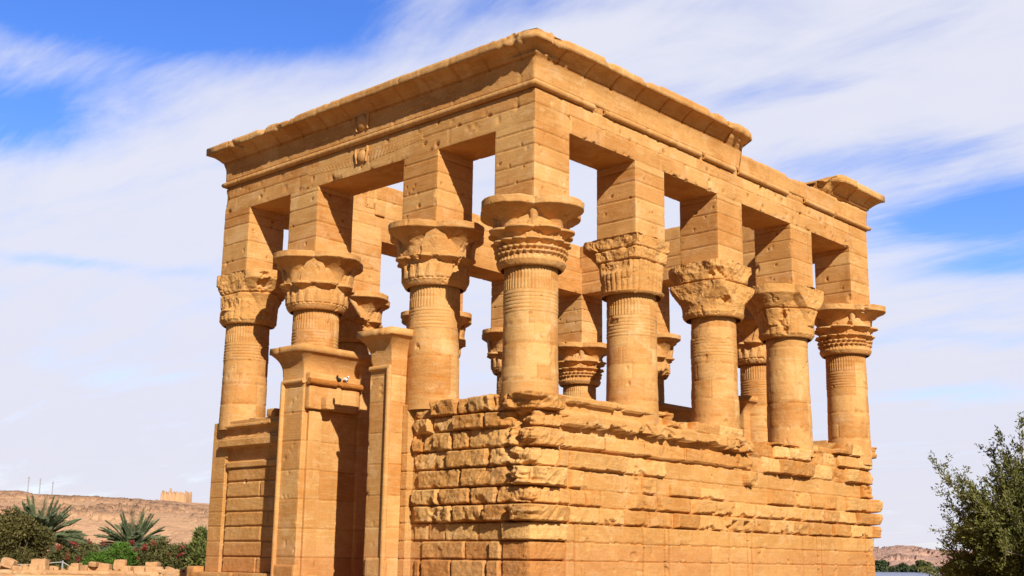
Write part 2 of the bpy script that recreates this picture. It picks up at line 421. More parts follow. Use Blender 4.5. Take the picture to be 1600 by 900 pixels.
# ---- column shafts
def shaft_mesh(mb, seed, flutes=True, bands=True, wear=0.0, zlo=5.45):
    nt = 192
    th = np.arange(nt)*2*np.pi/nt
    zl = list(np.arange(zlo, 8.35, .05))+list(np.arange(8.36, 9.06, .017))+list(np.arange(9.07, 9.80, .05))
    z = np.array(zl); T, Z = np.meshgrid(th, z, indexing='ij')
    r = .815-.07*(Z-5)/4.8
    if bands:
        q = np.abs(((Z-8.38)/.105) % 1-.5)
        r = r+np.where((Z > 8.40) & (Z < 9.02), .014-.026*sst(.36, .46, q)*sst(.30, .55, fbm(np.stack([np.cos(T)*.8+seed, np.sin(T)*.8, Z], -1).reshape(-1, 3), 2.2, 3, seed+60).reshape(T.shape)), 0)
    if flutes:
        fl = np.abs(np.cos(T*24))
        r = r+np.where(Z > 9.04, .030*fl**.6-.016, 0)
    P = np.stack([r*np.cos(T), r*np.sin(T), Z], -1).reshape(-1, 3)
    Q = P+np.array([seed*7.1, seed*3.3, 0])
    dep = (fbm(Q, 1.2, 4, seed)-.5)*.018
    joints = [6.35+hash1(seed, 1, 2)*.2, 6.85+hash1(seed, 4)*.25, 7.35+hash1(seed, 5)*.25, 7.85+hash1(seed, 7)*.3, 9.35]
    zz = Z.ravel(); f2 = fbm(Q, 5, 3, seed+4)
    tint = np.zeros(len(zz))
    for k, j in enumerate(joints):
        g_ = np.clip(1-np.abs(zz-j-(f2-.5)*.03)/.032, 0, 1)
        dep = dep-.040*f2*g_
        a_ = T.ravel()/(2*np.pi)*3+hash1(seed, k)*3; seg = np.floor(a_)
        tint = np.where(zz > j, (hash1(seed*9+seg, k, 9)-.5)*.22, tint)
        vj_ = (np.abs(a_-np.round(a_)) < .006) & (zz > j) & (zz < (joints+[99])[k+1]); dep = np.where(vj_ & (zz < 8.3), dep-.02, dep)
        tint = tint-.18*g_*(f2 > .5)
    dep = dep-.04*sst(.76, .80, fbm(Q, 1.9, 3, seed+7))*(zz < 9)-.07*sst(.84, .86, fbm(Q, 4.2, 2, seed+8))
    dep = dep-wear*.05*sst(.45, .65, fbm(Q, 2.4, 4, seed+11))
    n = np.stack([np.cos(T), np.sin(T), 0*T], -1).reshape(-1, 3)
    mb.add(P+n*dep[:, None], grid_faces(nt, len(z), 0, False, wrap=True), tint)

# ---- capitals: a bell with rings of open flower heads
def lobes(T, Z, n, phase, c, z0, z1, rmin, rmax, pw=1.7, lip=.22):
    a = 2*np.pi/n
    ph = (T-phase+a/2) % a-a/2
    t = np.clip((Z-z0)/(z1-z0), 0, 1)
    k = np.clip(t/(1-lip), 0, 1)
    R = rmin+(rmax-rmin)*k**pw
    s = c*np.abs(np.sin(ph))
    r = c*np.cos(ph)+np.sqrt(np.maximum(R*R-s*s, 0))
    ok = (R > s) & (Z >= z0) & (Z <= z1)
    return np.where(ok, r, 0)
def leafs(T, Z, n, phase, z0, z1, r0, lift, width=.85):
    a = 2*np.pi/n
    ph = np.abs((T-phase+a/2) % a-a/2)/(a/2)
    t = np.clip((Z-z0)/(z1-z0), 0, 1)
    hw = width*np.sqrt(np.clip(1-t**1.6, 0, 1))
    ok = (ph < hw) & (Z >= z0) & (Z <= z1)
    return np.where(ok, r0+lift*(.4+.6*t)+.03*(1-ph/np.maximum(hw, .01)), 0)
def capital_mesh(mb, kind, seed, clip=None, batter=0.0, top=ZCAP):
    nt = 400
    th = np.arange(nt)*2*np.pi/nt
    z = np.array(sorted(set(list(np.arange(ZCB-.06, 11.0, .016))+list(np.arange(11.0, top, .02))+[top])))
    T, Z = np.meshgrid(th, z, indexing='ij')
    t = (Z-ZCB)/(top-ZCB)
    base = .97+.07*t+.16*np.clip(t-.45, 0, 1)
    base = np.where(Z < ZCB+.12, .86+.13*np.sqrt(np.clip((Z-ZCB+.06)/.18, 0, 1)), base)
    r = base
    d4 = np.pi/4
    if kind == 'composite':
        r = np.where(Z > 9.86, .90+.10*np.clip((Z-9.86)/1.0, 0, 1), r)
        r = np.maximum(r, np.where(Z < 9.98, .98-.05*np.clip((Z-9.86)/.1, 0, 1)+.012*np.cos(T*48), 0)*(Z > 9.84))
        r = np.maximum(r, lobes(T, Z, 32, 0, .935, 9.93, 10.08, .02, .10, 2.0, .30))
        r = np.maximum(r, lobes(T, Z, 32, np.pi/32, .955, 10.06, 10.22, .02, .105, 2.0, .30))
        r = np.maximum(r, lobes(T, Z, 16, 0, .91, 10.18, 10.42, .03, .235, 2.6, .22))
        r = np.maximum(r, lobes(T, Z, 8, d4/2, .82, 10.36, 10.74, .10, .46, 3.0, .17))
        r = np.maximum(r, leafs(T, Z, 16, d4/4, 10.42, 10.60, .93, .05, .35))
        r = np.maximum(r, lobes(T, Z, 4, d4, 1.00, 10.74, 11.36, .07, .17, 1.2, .14))
        r = np.maximum(r, leafs(T, Z, 8, 0, 10.74, 11.0, 1.0, .06, .45))
        r = np.maximum(r, lobes(T, Z, 4, 0, .72, 10.66, top, .33, .94, 2.8, .25))
    elif kind == 'papyrus':
        reed = .03*np.abs(np.cos(T*20))**.6
        r = np.where((Z > ZCB+.10) & (Z < 10.15), base+reed-.01, r)
        r = np.maximum(r, leafs(T, Z, 20, 0, 9.9, 10.30, 1.0, .03))
        r = np.maximum(r, lobes(T, Z, 8, d4/2, .90, 10.12, 10.55, .05, .38, 2.8, .18))
        r = np.maximum(r, leafs(T, Z, 8, d4/2, 10.45, 11.0, 1.03, .06, .8))
        r = np.maximum(r, leafs(T, Z, 4, d4, 10.5, 11.32, 1.06, .16, .55))
        r = np.maximum(r, lobes(T, Z, 4, 0, .72, 10.55, top, .36, .94, 2.6, .20))
    elif kind == 'bell':
        reed = .03*np.abs(np.cos(T*12))**.6
        r = np.where((Z > ZCB+.05) & (Z < 10.5), base+reed-.01, r)
        r = np.maximum(r, lobes(T, Z, 4, 0, .70, 10.1, top, .38, .92, 1.7, .22))
    elif kind == 'stub':                     # upper half lost, only a rough bell with coarse reeds
        reed = .06*np.abs(np.cos(T*16))**.5
        r = np.where((Z > ZCB+.05) & (Z < 10.72), np.minimum(base, .91)+.07*sst(9.75, 10.7, Z)+reed*.7-.02, r+.06)
        r = np.maximum(r, lobes(T, Z, 4, 0, .72, 10.5, top, .40, .94, 2.0, .24))
    elif kind == 'twotier':
        r = np.where(Z < 10.80, base+.05+.36*sst(9.9, 10.75, Z)**1.3, base+.12)
        r = np.maximum(r, lobes(T, Z, 4, 0, .70, 10.80, top, .55, .90, 1.4, .30))
    P = np.stack([r*np.cos(T), r*np.sin(T), Z], -1).reshape(-1, 3)
    # top face
    rings = []
    for k in (.9, .8, .66, .5):
        rr = r[:, -1]*k
        rings.append(np.stack([rr*np.cos(th), rr*np.sin(th), np.full(nt, top+.015*(1-k))], -1))
    G = np.concatenate([P.reshape(nt, len(z), 3)]+[q[:, None, :] for q in rings], axis=1).reshape(-1, 3)
    nz = len(z)+4
    Q = G+np.array([seed*5.3, -seed*2.7, seed*1.9])
    n = G*np.array([1, 1, 0]); n /= np.linalg.norm(n, axis=1)[:, None]+1e-6
    dep = (rfbm(Q, 4, 3, seed)-.4)*.03-(.14+.22*batter)*sst(.70-.14*batter, .82-.1*batter, fbm(Q, 1.6, 4, seed+5))
    dep = dep-.04*sst(.70, .82, fbm(Q, 5, 3, seed+6))-.10*batter*(fbm(Q, 6, 3, seed+7)-.4)
    G = G+n*dep[:, None]
    G[:, 2] += (fbm(Q, 3, 3, seed+2)-.5)*.05*(G[:, 2] > 10.9)
    tint = np.zeros(len(G))
    if clip is not None:
        rn = (fbm(Q, 2.2, 5, seed+8, .6)-.5)
        rn = rn*.34
        zlo = clip.get('zmin', 9.9); act = sst(zlo, zlo+.15, G[:, 2])
        for axis, sg, lim in clip['planes']:
            lv = lim+sg*rn*.8
            bad = sg*G[:, axis] > sg*lv
            tgt = lv
            G[:, axis] = np.where(bad, G[:, axis]*(1-act)+tgt*act, G[:, axis])
        for j in clip.get('grooves', ()):
            G[:, :2] *= 1-(.07*np.clip(1-np.abs(G[:, 2]-j)/.04, 0, 1))[:, None]
    mb.add(G, grid_faces(nt, nz, 0, False, wrap=True), tint)

col_spec = []   # x, y, capital kind, clip, batter, label
hw = w/2
def cxy(i, j): return (-A[i]-hw if i is not None else -hw), (B[j]+hw if j is not None else hw)
front = [(-hw, hw, 'composite', None, .0, None), (-A[1]-hw, hw, 'papyrus', None, .25, None), (-A[2]-hw, hw, 'papyrus', None, .0, None),
         (-A[3]-hw, hw, 'bell', dict(planes=[(1, -1, -.86), (0, -1, -.76)], zmin=10.1, grooves=(10.75,)), .5, 'column with a battered, partly broken capital')]
right = [(-hw, B[1]+hw, 'stub', dict(planes=[(0, 1, .83), (1, -1, -.83), (1, 1, .88)], zmin=10.3, grooves=(10.72, 11.1)), .2, 'column whose capital has lost its outer flowers'),
         (-hw, B[2]+hw, 'twotier', dict(planes=[(0, 1, 1.02), (1, -1, -1.05)], zmin=10.0, grooves=(10.84,)), .5, 'column with a crumbled, shapeless capital'),
         (-hw, B[3]+hw, 'bell', dict(planes=[(0, 1, 1.12)], zmin=9.9, grooves=(10.7,)), .35, 'column with a half broken capital'),
         (-hw, B[4]+hw, 'composite', None, .0, None)]
PIERJ = [12.02, 12.58, 13.15, 13.62]
def pier_mesh(mb, cx, cy, seed, zlo=ZCAP-.03):
    rs = np.random.default_rng(seed)
    holes = []
    for _ in range(9):
        z = rs.uniform(11.7, 13.6); hr = rs.uniform(.016, .036)
        if rs.random() < .5: holes.append((cx+hw, cy+rs.uniform(-.6, .6), z, hr, .09))
        else: holes.append((cx+rs.uniform(-.6, .6), cy-hw, z, hr, .09))
    js = [q+rs.uniform(-.08, .08) for q in PIERJ]
    stone_box(mb, (cx-hw, cy-hw, zlo), (cx+hw, cy+hw, ZS+.004), .045, js, 60, .016, .13, .005, seed, holes, .028, (1, 1, 1, 1, 0, 0), .16)
def make_column(x, y, kind, clip, batter, label, seed, flutes=True, bands=True, wear=0., zlo=5.45):
    mb = MB(); shaft_mesh(mb, seed, flutes, bands, wear, zlo)
    c = mb.build('column', M_DRUM, kiosk, True); c.location = (x, y, 0)
    if label: c['label'] = label
    mb = MB(); capital_mesh(mb, kind, seed, clip, batter); mb.build('capital', M_ROUGH if clip else M_DRUM, c, False)
    mb = MB(); pier_mesh(mb, 0, 0, seed+40); mb.build('pier', M_STONE, c)
    return c
cols = []
for k, (x, y, kd, cl, bt, lb) in enumerate(front+right):
    cols.append(make_column(x, y, kd, cl, bt, lb, 11+k, flutes=(k not in (5, 6)), bands=(k != 6), wear=.35 if k in (5, 6) else .15, zlo=5.45 if k > 3 else 5.98))
far_spots = [(-Wd+hw, B[1]+hw, 1, 0), (-Wd+hw, B[2]+hw, 2, 1), (-Wd+hw, B[3]+hw, 2, 2), (-Wd+hw, Lg-hw, 0, 3), (-A[2]-hw, Lg-hw, 1, 2), (-A[1]-hw, Lg-hw, 2, 1)]
for x, y, src, q in far_spots:
    c = copy_tree(cols[src], kiosk); c.location = (x, y, 0)
    for ch in c.children:
        if ch.name.startswith('capital'): ch.rotation_euler.z = q*math.pi/2

# ---- architrave (one ring of beams), with torus, relief and cornice
mb = MB()
AJ = [14.32, 14.78]
def hset(rs, n, f):
    return [f(rs) for _ in range(n)]
rs = np.random.default_rng(3)
fh = [(rs.uniform(-14, -.3), 0, 13.8+rs.uniform(.06, .9), .045, .09) for _ in range(16)]
rh = [(0, rs.uniform(.5, 19.5), 13.8+rs.uniform(.06, .9), .05, .10) for _ in range(22)]
stone_box(mb, (-Wd, 0, ZS), (0, w, ZA), .06, AJ, 3.6, .014, .10, .006, 61, fh, .022, (1, 0, 1, 1, 1, 0))
stone_box(mb, (-w, w, ZS), (0, Lg-w, ZA), .06, [14.36, 14.79], 2.9, .022, .16, .009, 62, rh, .026, (1, 1, 0, 0, 1, 0))
stone_box(mb, (-Wd, Lg-w, ZS), (0, Lg, ZA), .10, AJ, 3.6, .014, .10, .006, 63, (), .02, (1, 1, 1, 1, 1, 0))
stone_box(mb, (-Wd, w, ZS), (-Wd+w, Lg-w, ZA), .08, AJ, 3.2, .014, .10, .006, 64, (), .02, (1, 1, 0, 0, 1, 0))
arch = mb.build('architrave', M_STONE, kiosk)

def path_pts(s0, s1, kind, res):
    """points and mitred outward vectors along the outer edge, s<0 front, s>0 long side"""
    S = list(np.linspace(s0, s1, max(2, int((s1-s0)/res)+1)))
    if s0 < 0 < s1: S = sorted(set([q for q in S if abs(q) > res*.4]+[0.0]))
    if s1 > Lg > s0: S = sorted(set([q for q in S if abs(q-Lg) > res*.4]+[Lg]))
    if s0 < -Wd < s1: S = sorted(set([q for q in S if abs(q+Wd) > res*.4]+[-Wd]))
    P = []; N = []
    for s in S:
        if s < -Wd: P.append((-Wd, -(s+Wd))); N.append((-1, 0))
        elif s == -Wd: P.append((-Wd, 0)); N.append((-1, -1))
        elif s < 0: P.append((s, 0)); N.append((0, -1))
        elif s == 0: P.append((0, 0)); N.append((1, -1))
        elif s < Lg: P.append((0, s)); N.append((1, 0))
        elif s == Lg: P.append((0, Lg)); N.append((1, 1))
        else: P.append((-(s-Lg), Lg)); N.append((0, 1))
    return np.array(S), np.array(P, float), np.array(N, float)
def cornice_profile():
    pr = [(-1.1, ZT+.02), (-.5, ZT+.02), (.0, ZT), (.3, ZT), (.50, ZT), (.585, ZT), (.585, ZT-.08), (.585, ZT-.16), (.585, ZL+.005)]
    for z in np.linspace(ZL, ZF, 9): pr.append((.02+.50*((z-ZA)/(ZL-ZA))**4.2, z))
    for z in np.linspace(ZF, ZA, 10)[1:]: pr.append((.02+.50*((z-ZA)/(ZL-ZA))**4.2, z))
    pr.append((-.02, ZA)); 
    return np.array(pr)
def sweep_cornice(name, s0, s1, seed, profile, damage=None, res=.06, mat=None):
    S, P, N = path_pts(s0, s1, 0, res)
    n, m = len(S), len(profile)
    O = np.broadcast_to(profile[:, 0], (n, m)).copy(); Z = np.broadcast_to(profile[:, 1], (n, m)).copy()
    base = np.zeros((n, m, 3)); base[..., 0] = P[:, None, 0]; base[..., 1] = P[:, None, 1]; base[..., 2] = Z
    Q = base+np.stack([O, O, Z*0], -1)*.7
    f = fbm(Q.reshape(-1, 3), 2.2, 4, seed).reshape(n, m); g = fbm(Q.reshape(-1, 3), 7, 3, seed+3).reshape(n, m)
    outer = sst(.25, .55, O)
    O = O+(f-.5)*.022+(g-.5)*.014-outer*.16*sst(.64, .78, f)
    lip1 = fbm(np.stack([S, S*0, S*0+seed], -1), .9, 4, seed+5)
    O = O-outer*((lip1-.5)*.06)[:, None]
    Z = Z+(f-.5)*.03*(profile[:, 1] > ZL-.05)[None, :]-outer*(.05*sst(.62, .75, lip1))[:, None]*(profile[:, 1] > ZT-.12)[None, :]
    # stone joints
    cell = S/1.25+.35; dj = np.abs(cell-np.round(cell))*1.25
    up = ((profile[:, 1] > ZF-.02) & (profile[:, 0] > -.05))[None, :]
    O = O-(.05*(profile[:, 1] < ZL+.003)+.014*(profile[:, 1] > ZL+.003))[None, :]*((dj < res*.6)[:, None])*up*(hash1(np.round(cell), seed)[:, None] > .2)
    cell2 = S/2.7+.2; dj2 = np.abs(cell2-np.round(cell2))*2.7
    O = O-.022*((dj2 < res*.55)[:, None])*(~up)
    O = O-.022*(np.abs(profile[:, 1]-ZF) < .012)[None, :]*(profile[:, 0] > -.05)[None, :]
    if damage is not None: O, Z = damage(S[:, None]+0*O, O, Z, f, g)
    V = np.zeros((n, m, 3))
    V[..., 0] = P[:, None, 0]+N[:, None, 0]*O; V[..., 1] = P[:, None, 1]+N[:, None, 1]*O; V[..., 2] = Z
    mbx = MB()
    ci = np.floor(cell).astype(int)
    tint = -np.where(S < 0, .12, .30)[:, None]*((dj < res*.6)[:, None])*up*(profile[:, 1] < ZL+.003)[None, :]-.22*(np.abs(profile[:, 1]-ZF) < .012)[None, :]
    tint = tint+np.where(up, (hash1(np.floor(cell+.5)+90, seed)[:, None]-.5)*.14, (hash1(np.floor(cell2+.5)+70, seed)[:, None]-.5)*.10)
    mbx.add(V.reshape(-1, 3), grid_faces(n, m, 0, False), np.broadcast_to(tint, (n, m)).ravel())
    for row, fl in ((0, False), (n-1, True)):      # broken end faces
        c = V[row].mean(0); ring = np.vstack([V[row], c]); k = np.arange(m-1)
        fc = np.stack([k, k+1, np.full(m-1, m)], -1)
        mbx.add(ring, fc[:, ::-1] if fl else fc, 0)
    return mbx.build(name, mat or M_STONE, arch)
def corner_damage(S, O, Z, f, g):
    d = np.exp(-(S/.75)**2)
    Z = Z+d*(Z > ZL-.02)*((g-.5)*.42+.02+.12*(f-.5)*(O > .2))
    O = np.where(O > .2, O-d*(.10+.30*np.clip(g-.45, 0, 1)), O)
    e = np.exp(-((S-10.6)/.5)**2)                   # ragged broken end on the long side
    Z = np.where(O > .3, Z-e*.10*g, Z)
    O = np.where(O > .2, O-e*.10*(g-.3), O)
    return O, Z
prof = cornice_profile()
cor = sweep_cornice('cornice', -Wd-2.2, 10.62, 71, prof, corner_damage)
# course under the lost cornice of the long side
pr2 = np.array([(-1.1, 15.63), (-.6, 15.63), (-.2, 15.63), (-.02, 15.63), (.03, 15.60), (.05, 15.5)]+[(.02+.50*((z-ZA)/(ZL-ZA))**4.2, z) for z in np.linspace(15.45, ZA, 9)]+[(-.02, ZA)])
def low_damage(S, O, Z, f, g):
    t = (Z > 15.5); return O-.05*t*sst(.5, .7, f), Z+t*((g-.5)*.10-.12*sst(.58, .7, f))
sweep_cornice('frieze', 10.60, Lg+1.4, 73, pr2, low_damage, .06)
# far corner piece that kept its cornice
prc = prof[np.where(prof[:, 1] > 15.60)[0]]
prc = np.vstack([prc, [(-.1, 15.60)]])
prc = prc.copy(); prc[:9, 1] -= .0
sweep_cornice('cornice', 18.25, Lg+1.2, 74, prc, None, .05)
# a lower, broken cornice stone beside it
def broken_damage(S, O, Z, f, g):
    t = np.clip((S-15.9)/2.3, 0, 1)
    O = np.where(O > .04, O*(.55+.55*sst(.25, .6, t+.5*(f-.5)))-.12*(g-.4), O)
    cut = 15.86+.40*sst(.05, .5, t)+.18*(f-.5)
    return O, np.minimum(Z, np.maximum(cut, 15.6))
o = sweep_cornice('cornice', 15.9, 18.2, 75, prc, broken_damage, .05, M_ROUGH); o['label'] = 'weathered broken cornice stone'
# upper courses of the two far sides
mb = MB()
stone_box(mb, (-Wd, Lg-w+.05, ZA), (-1.4, Lg-.05, 16.12), .10, [15.55], 2.6, .03, .2, .01, 66, (), .025, (1, 1, 1, 1, 0, 1))
stone_box(mb, (-Wd+.05, 2.2, ZA), (-Wd+w-.12, Lg-w, 16.14), .07, [15.5], 2.2, .03, .25, .012, 67, (), .03, (1, 1, 0, 0, 0, 1))
stone_box(mb, (-Wd+w-.121, 2.3, ZA), (-Wd+w-.005, 5.35, 15.9), .06, [15.5], 2.2, .03, .25, .012, 68, (), .03, (1, 1, 1, 1, 0, 1))
stone_box(mb, (-Wd+w-.2, 5.75, ZA-.22), (-Wd+w+.10, 6.25, ZA+.30), .05, [], 60, .03, .2, .012, 69)
stone_box(mb, (-Wd+w-.2, 5.36, ZA), (-Wd+w+.02, 5.72, 16.0), .05, [15.4], 60, .03, .2, .012, 70)
mb.build('frieze', M_STONE, arch)

# torus mouldings
def torus(s0, s1, seed, r=.098):
    S, P, N = path_pts(s0, s1, 0, .05)
    n = len(S); k = 10
    th = np.linspace(-np.pi*.62, np.pi*.62, k)
    f = fbm(np.stack([S*1.0, S*0+seed, S*0], -1), 2.5, 4, seed)
    rr = r*(1+.16*(f-.5)-.25*sst(.66, .8, f))
    bind = (np.abs((S/.28) % 1-.5) > .42)*.006
    O = .045+(rr+bind)[:, None]*np.cos(th)[None, :]; Z = 14.885+(rr+bind)[:, None]*np.sin(th)[None, :]
    V = np.zeros((n, k, 3)); V[..., 0] = P[:, None, 0]+N[:, None, 0]*O; V[..., 1] = P[:, None, 1]+N[:, None, 1]*O; V[..., 2] = Z
    m = MB(); m.add(V.reshape(-1, 3), grid_faces(n, k, 0, True) if False else grid_faces(n, k, 0, False), 0.03)
    for row in (0, n-1):
        ring = np.vstack([V[row], V[row].mean(0)]); kk = np.arange(k-1)
        fc = np.stack([kk, kk+1, np.full(k-1, k)], -1); m.add(ring, fc if row else fc[:, ::-1], 0)
    return m.build('torus_moulding', M_STONE, arch, True)
for a_, b_, s_ in ((-Wd-.10, 2.55, 1), (3.05, 8.15, 2), (8.35, 10.2, 3), (10.45, 13.75, 4), (14.95, 17.2, 5), (17.3, Lg+.1, 6)): torus(a_, b_, s_)

# winged sun discs carved on front architrave and cornice
def winged(cx, cz, y0, span, r, wing_h, lean=0.0, seed=0, strength=1.0):
    m = MB()
    n = 14; th = np.linspace(0, 2*np.pi, 28, endpoint=False)
    rr = np.linspace(0, 1, n)
    V = []
    for q in rr:
        for a in th: V.append((cx+r*q*math.cos(a), y0-.13*math.sqrt(max(0, 1-q*q))+lean*(r*q*math.sin(a)), cz+r*q*math.sin(a)))
    V = np.array(V).reshape(n, 28, 3).transpose(1, 0, 2).reshape(-1, 3)
    m.add(V, grid_faces(28, n, 0, True, wrap=True), .02)
    for sg in (-1, 1):                              # rearing serpents beside the disc
        z = np.linspace(-r*.9, r*1.25, 12)
        x = cx+sg*(r*1.12+.035*np.sin((z/r)*2.2))
        m.tube(np.stack([x, y0-.05+lean*z, cz+z], -1), np.linspace(.035, .05, 12), 8, 0)
    o = m.build('winged_sun_disc', M_STONE, arch, True)
    m = MB()
    for sg in (-1, 1):                              # wings of layered feathers
        nu, nv = 150, 26
        u = np.linspace(0, 1, nu); v = np.linspace(0, 1, nv); U, Vv = np.meshgrid(u, v, indexing='ij')
        x = cx+sg*(r*1.3+U*(span-r*1.3))
        top = cz+wing_h*.42*(1-.15*U); low = cz-wing_h*.55*(1-.25*U)+.12*U
        z = top+(low-top)*Vv
        ed = np.minimum(np.minimum(U, 1-U)*40, np.minimum(Vv, 1-Vv)*8).clip(0, 1)
        row = np.where(Vv < .30, 0, 15)
        fe = .5+.5*np.sin(U*row*2*np.pi+(Vv-.3)*(5+14*U))
        band = np.where(np.abs(Vv-.30) < .03, 0, 1)*(1 if sg > 0 else .35)
        keep = sst(.30, .48, fbm(np.stack([x, x*0+seed, z], -1).reshape(-1, 3), 1.1, 3, seed).reshape(nu, nv)+.12*strength)
        y = y0+.010-(.014+.012*fe*band)*ed*keep+lean*(z-cz)
        m.add(np.stack([x, y, z], -1).reshape(-1, 3), grid_faces(nu, nv, 0, sg > 0), 0.0)
    m.build('carved_wing', M_STONE, o)
winged(-7.40, 14.33, 0.0, 2.85, .23, .50, 0, 5, 1.0)
winged(-7.40, 15.47, -.05, 3.2, .27, .52, -.16, 8, .5)

# ---- screen walls: relief of bossed blocks round the near corner
ZK = [6.18, 5.70, 5.25, 4.72, 4.20, 3.67, 3.20, 2.72, 2.23, 1.73, 1.20, .70, .0]
LW = {0: [(-4.73, -3.92), (-3.92, -2.88), (-2.88, -2.42), (-2.42, -1.48), (-1.48, -1.03)],
      1: [(-4.76, -3.9), (-3.9, -2.96), (-2.96, -1.79), (-1.79, -0.78)],
      2: [(-4.74, -4.31), (-4.31, -3.85), (-3.85, -3.07), (-3.07, -2.44), (-2.44, -0.94)],
      3: [(-4.74, -3.29), (-3.26, -1.69)], 4: [(-4.47, -2.73), (-2.68, -0.8)], 5: [(-4.69, -3.51), (-3.48, -2.32), (-2.3, -1.31)],
      6: [(-4.56, -2.98), (-2.93, -1.8), (-1.75, -0.74)], 7: [(-4.62, -4.04), (-4.04, -3.37), (-3.37, -2.07), (-2.07, -1.19)],
      8: [(-4.28, -2.57), (-2.57, -1.65), (-1.65, -1.19)], 9: [(-4.58, -4.31), (-4.26, -3.05), (-3.05, -1.71), (-1.71, -1.19)], 10: [(-4.5, -3.2), (-3.2, -1.9), (-1.9, -1.0)], 11: [(-4.5, -2.6), (-2.6, -1.0)]}
CB = {0: (-1.0, 1.32), 1: (-.76, 1.40), 2: (-.92, 1.30), 3: (-1.62, .45), 4: (-.76, 1.28), 5: (-1.28, 1.28), 6: (-.72, 1.28)}
RW = {3: [(.5, 1.28), (1.3, 1.76), (1.81, 4.31), (4.31, 6.37)],
      4: [(1.3, 1.76), (1.82, 2.34), (5.13, 5.77), (6.56, 8.17), (8.17, 9.52), (12.17, 13.95), (14.04, 15.06), (15.15, 16.22), (16.22, 16.93), (17.71, 19.12), (19.12, 20.2)],
      5: [(1.3, 1.82), (1.85, 2.54), (2.54, 3.25), (4.51, 5.86), (5.92, 7.63), (7.77, 8.87), (8.98, 9.98), (10.25, 11.34), (11.42, 13.31), (13.35, 14.44), (14.53, 15.89), (15.89, 16.98), (17.03, 18.41), (18.46, 20.3)],
      6: [(1.31, 1.77), (1.82, 3.05), (3.11, 4.2), (4.26, 5.43), (5.5, 6.67), (6.73, 8.03), (8.1, 9.33), (9.55, 11.11), (11.19, 12.2), (12.24, 13.75), (13.79, 14.8), (14.89, 16.55), (16.6, 18.01), (18.06, 19.02), (19.07, 20.3)]}
GROOVES = [5.16, 6.21, 6.43, 9.74, 10.8, 11.08, 14.38, 15.36, 15.68, 19.06]

def wall_path(S):
    """base plane 0.3 m behind the pier faces, rounded corners"""
    b, r, r2 = .3, .10, .10
    P = np.zeros((len(S), 2)); N = np.zeros((len(S), 2))
    for i, s in enumerate(S):
        if s < -(b+r): P[i] = (s, b); N[i] = (0, -1)
        elif s < b+r:
            a = (s+b+r)/(2*(b+r))*math.pi/2
            q = max(abs(math.sin(a)), abs(math.cos(a))); q = .35+.65*q; N[i] = (math.sin(a)/q, -math.cos(a)/q); P[i] = (-b-r+r*math.sin(a), b+r-r*math.cos(a))
        elif s < Lg-b-r2: P[i] = (-b, s); N[i] = (1, 0)
        elif s < Lg-b+r2:
            a = (s-(Lg-b-r2))/(2*r2)*math.pi/2
            N[i] = (math.cos(a), math.sin(a)); P[i] = (-b-r2+r2*math.cos(a), Lg-b-r2+r2*math.sin(a))
        else: P[i] = (-b-r2-(s-(Lg-b+r2)), Lg-b); N[i] = (0, 1)
    return P, N

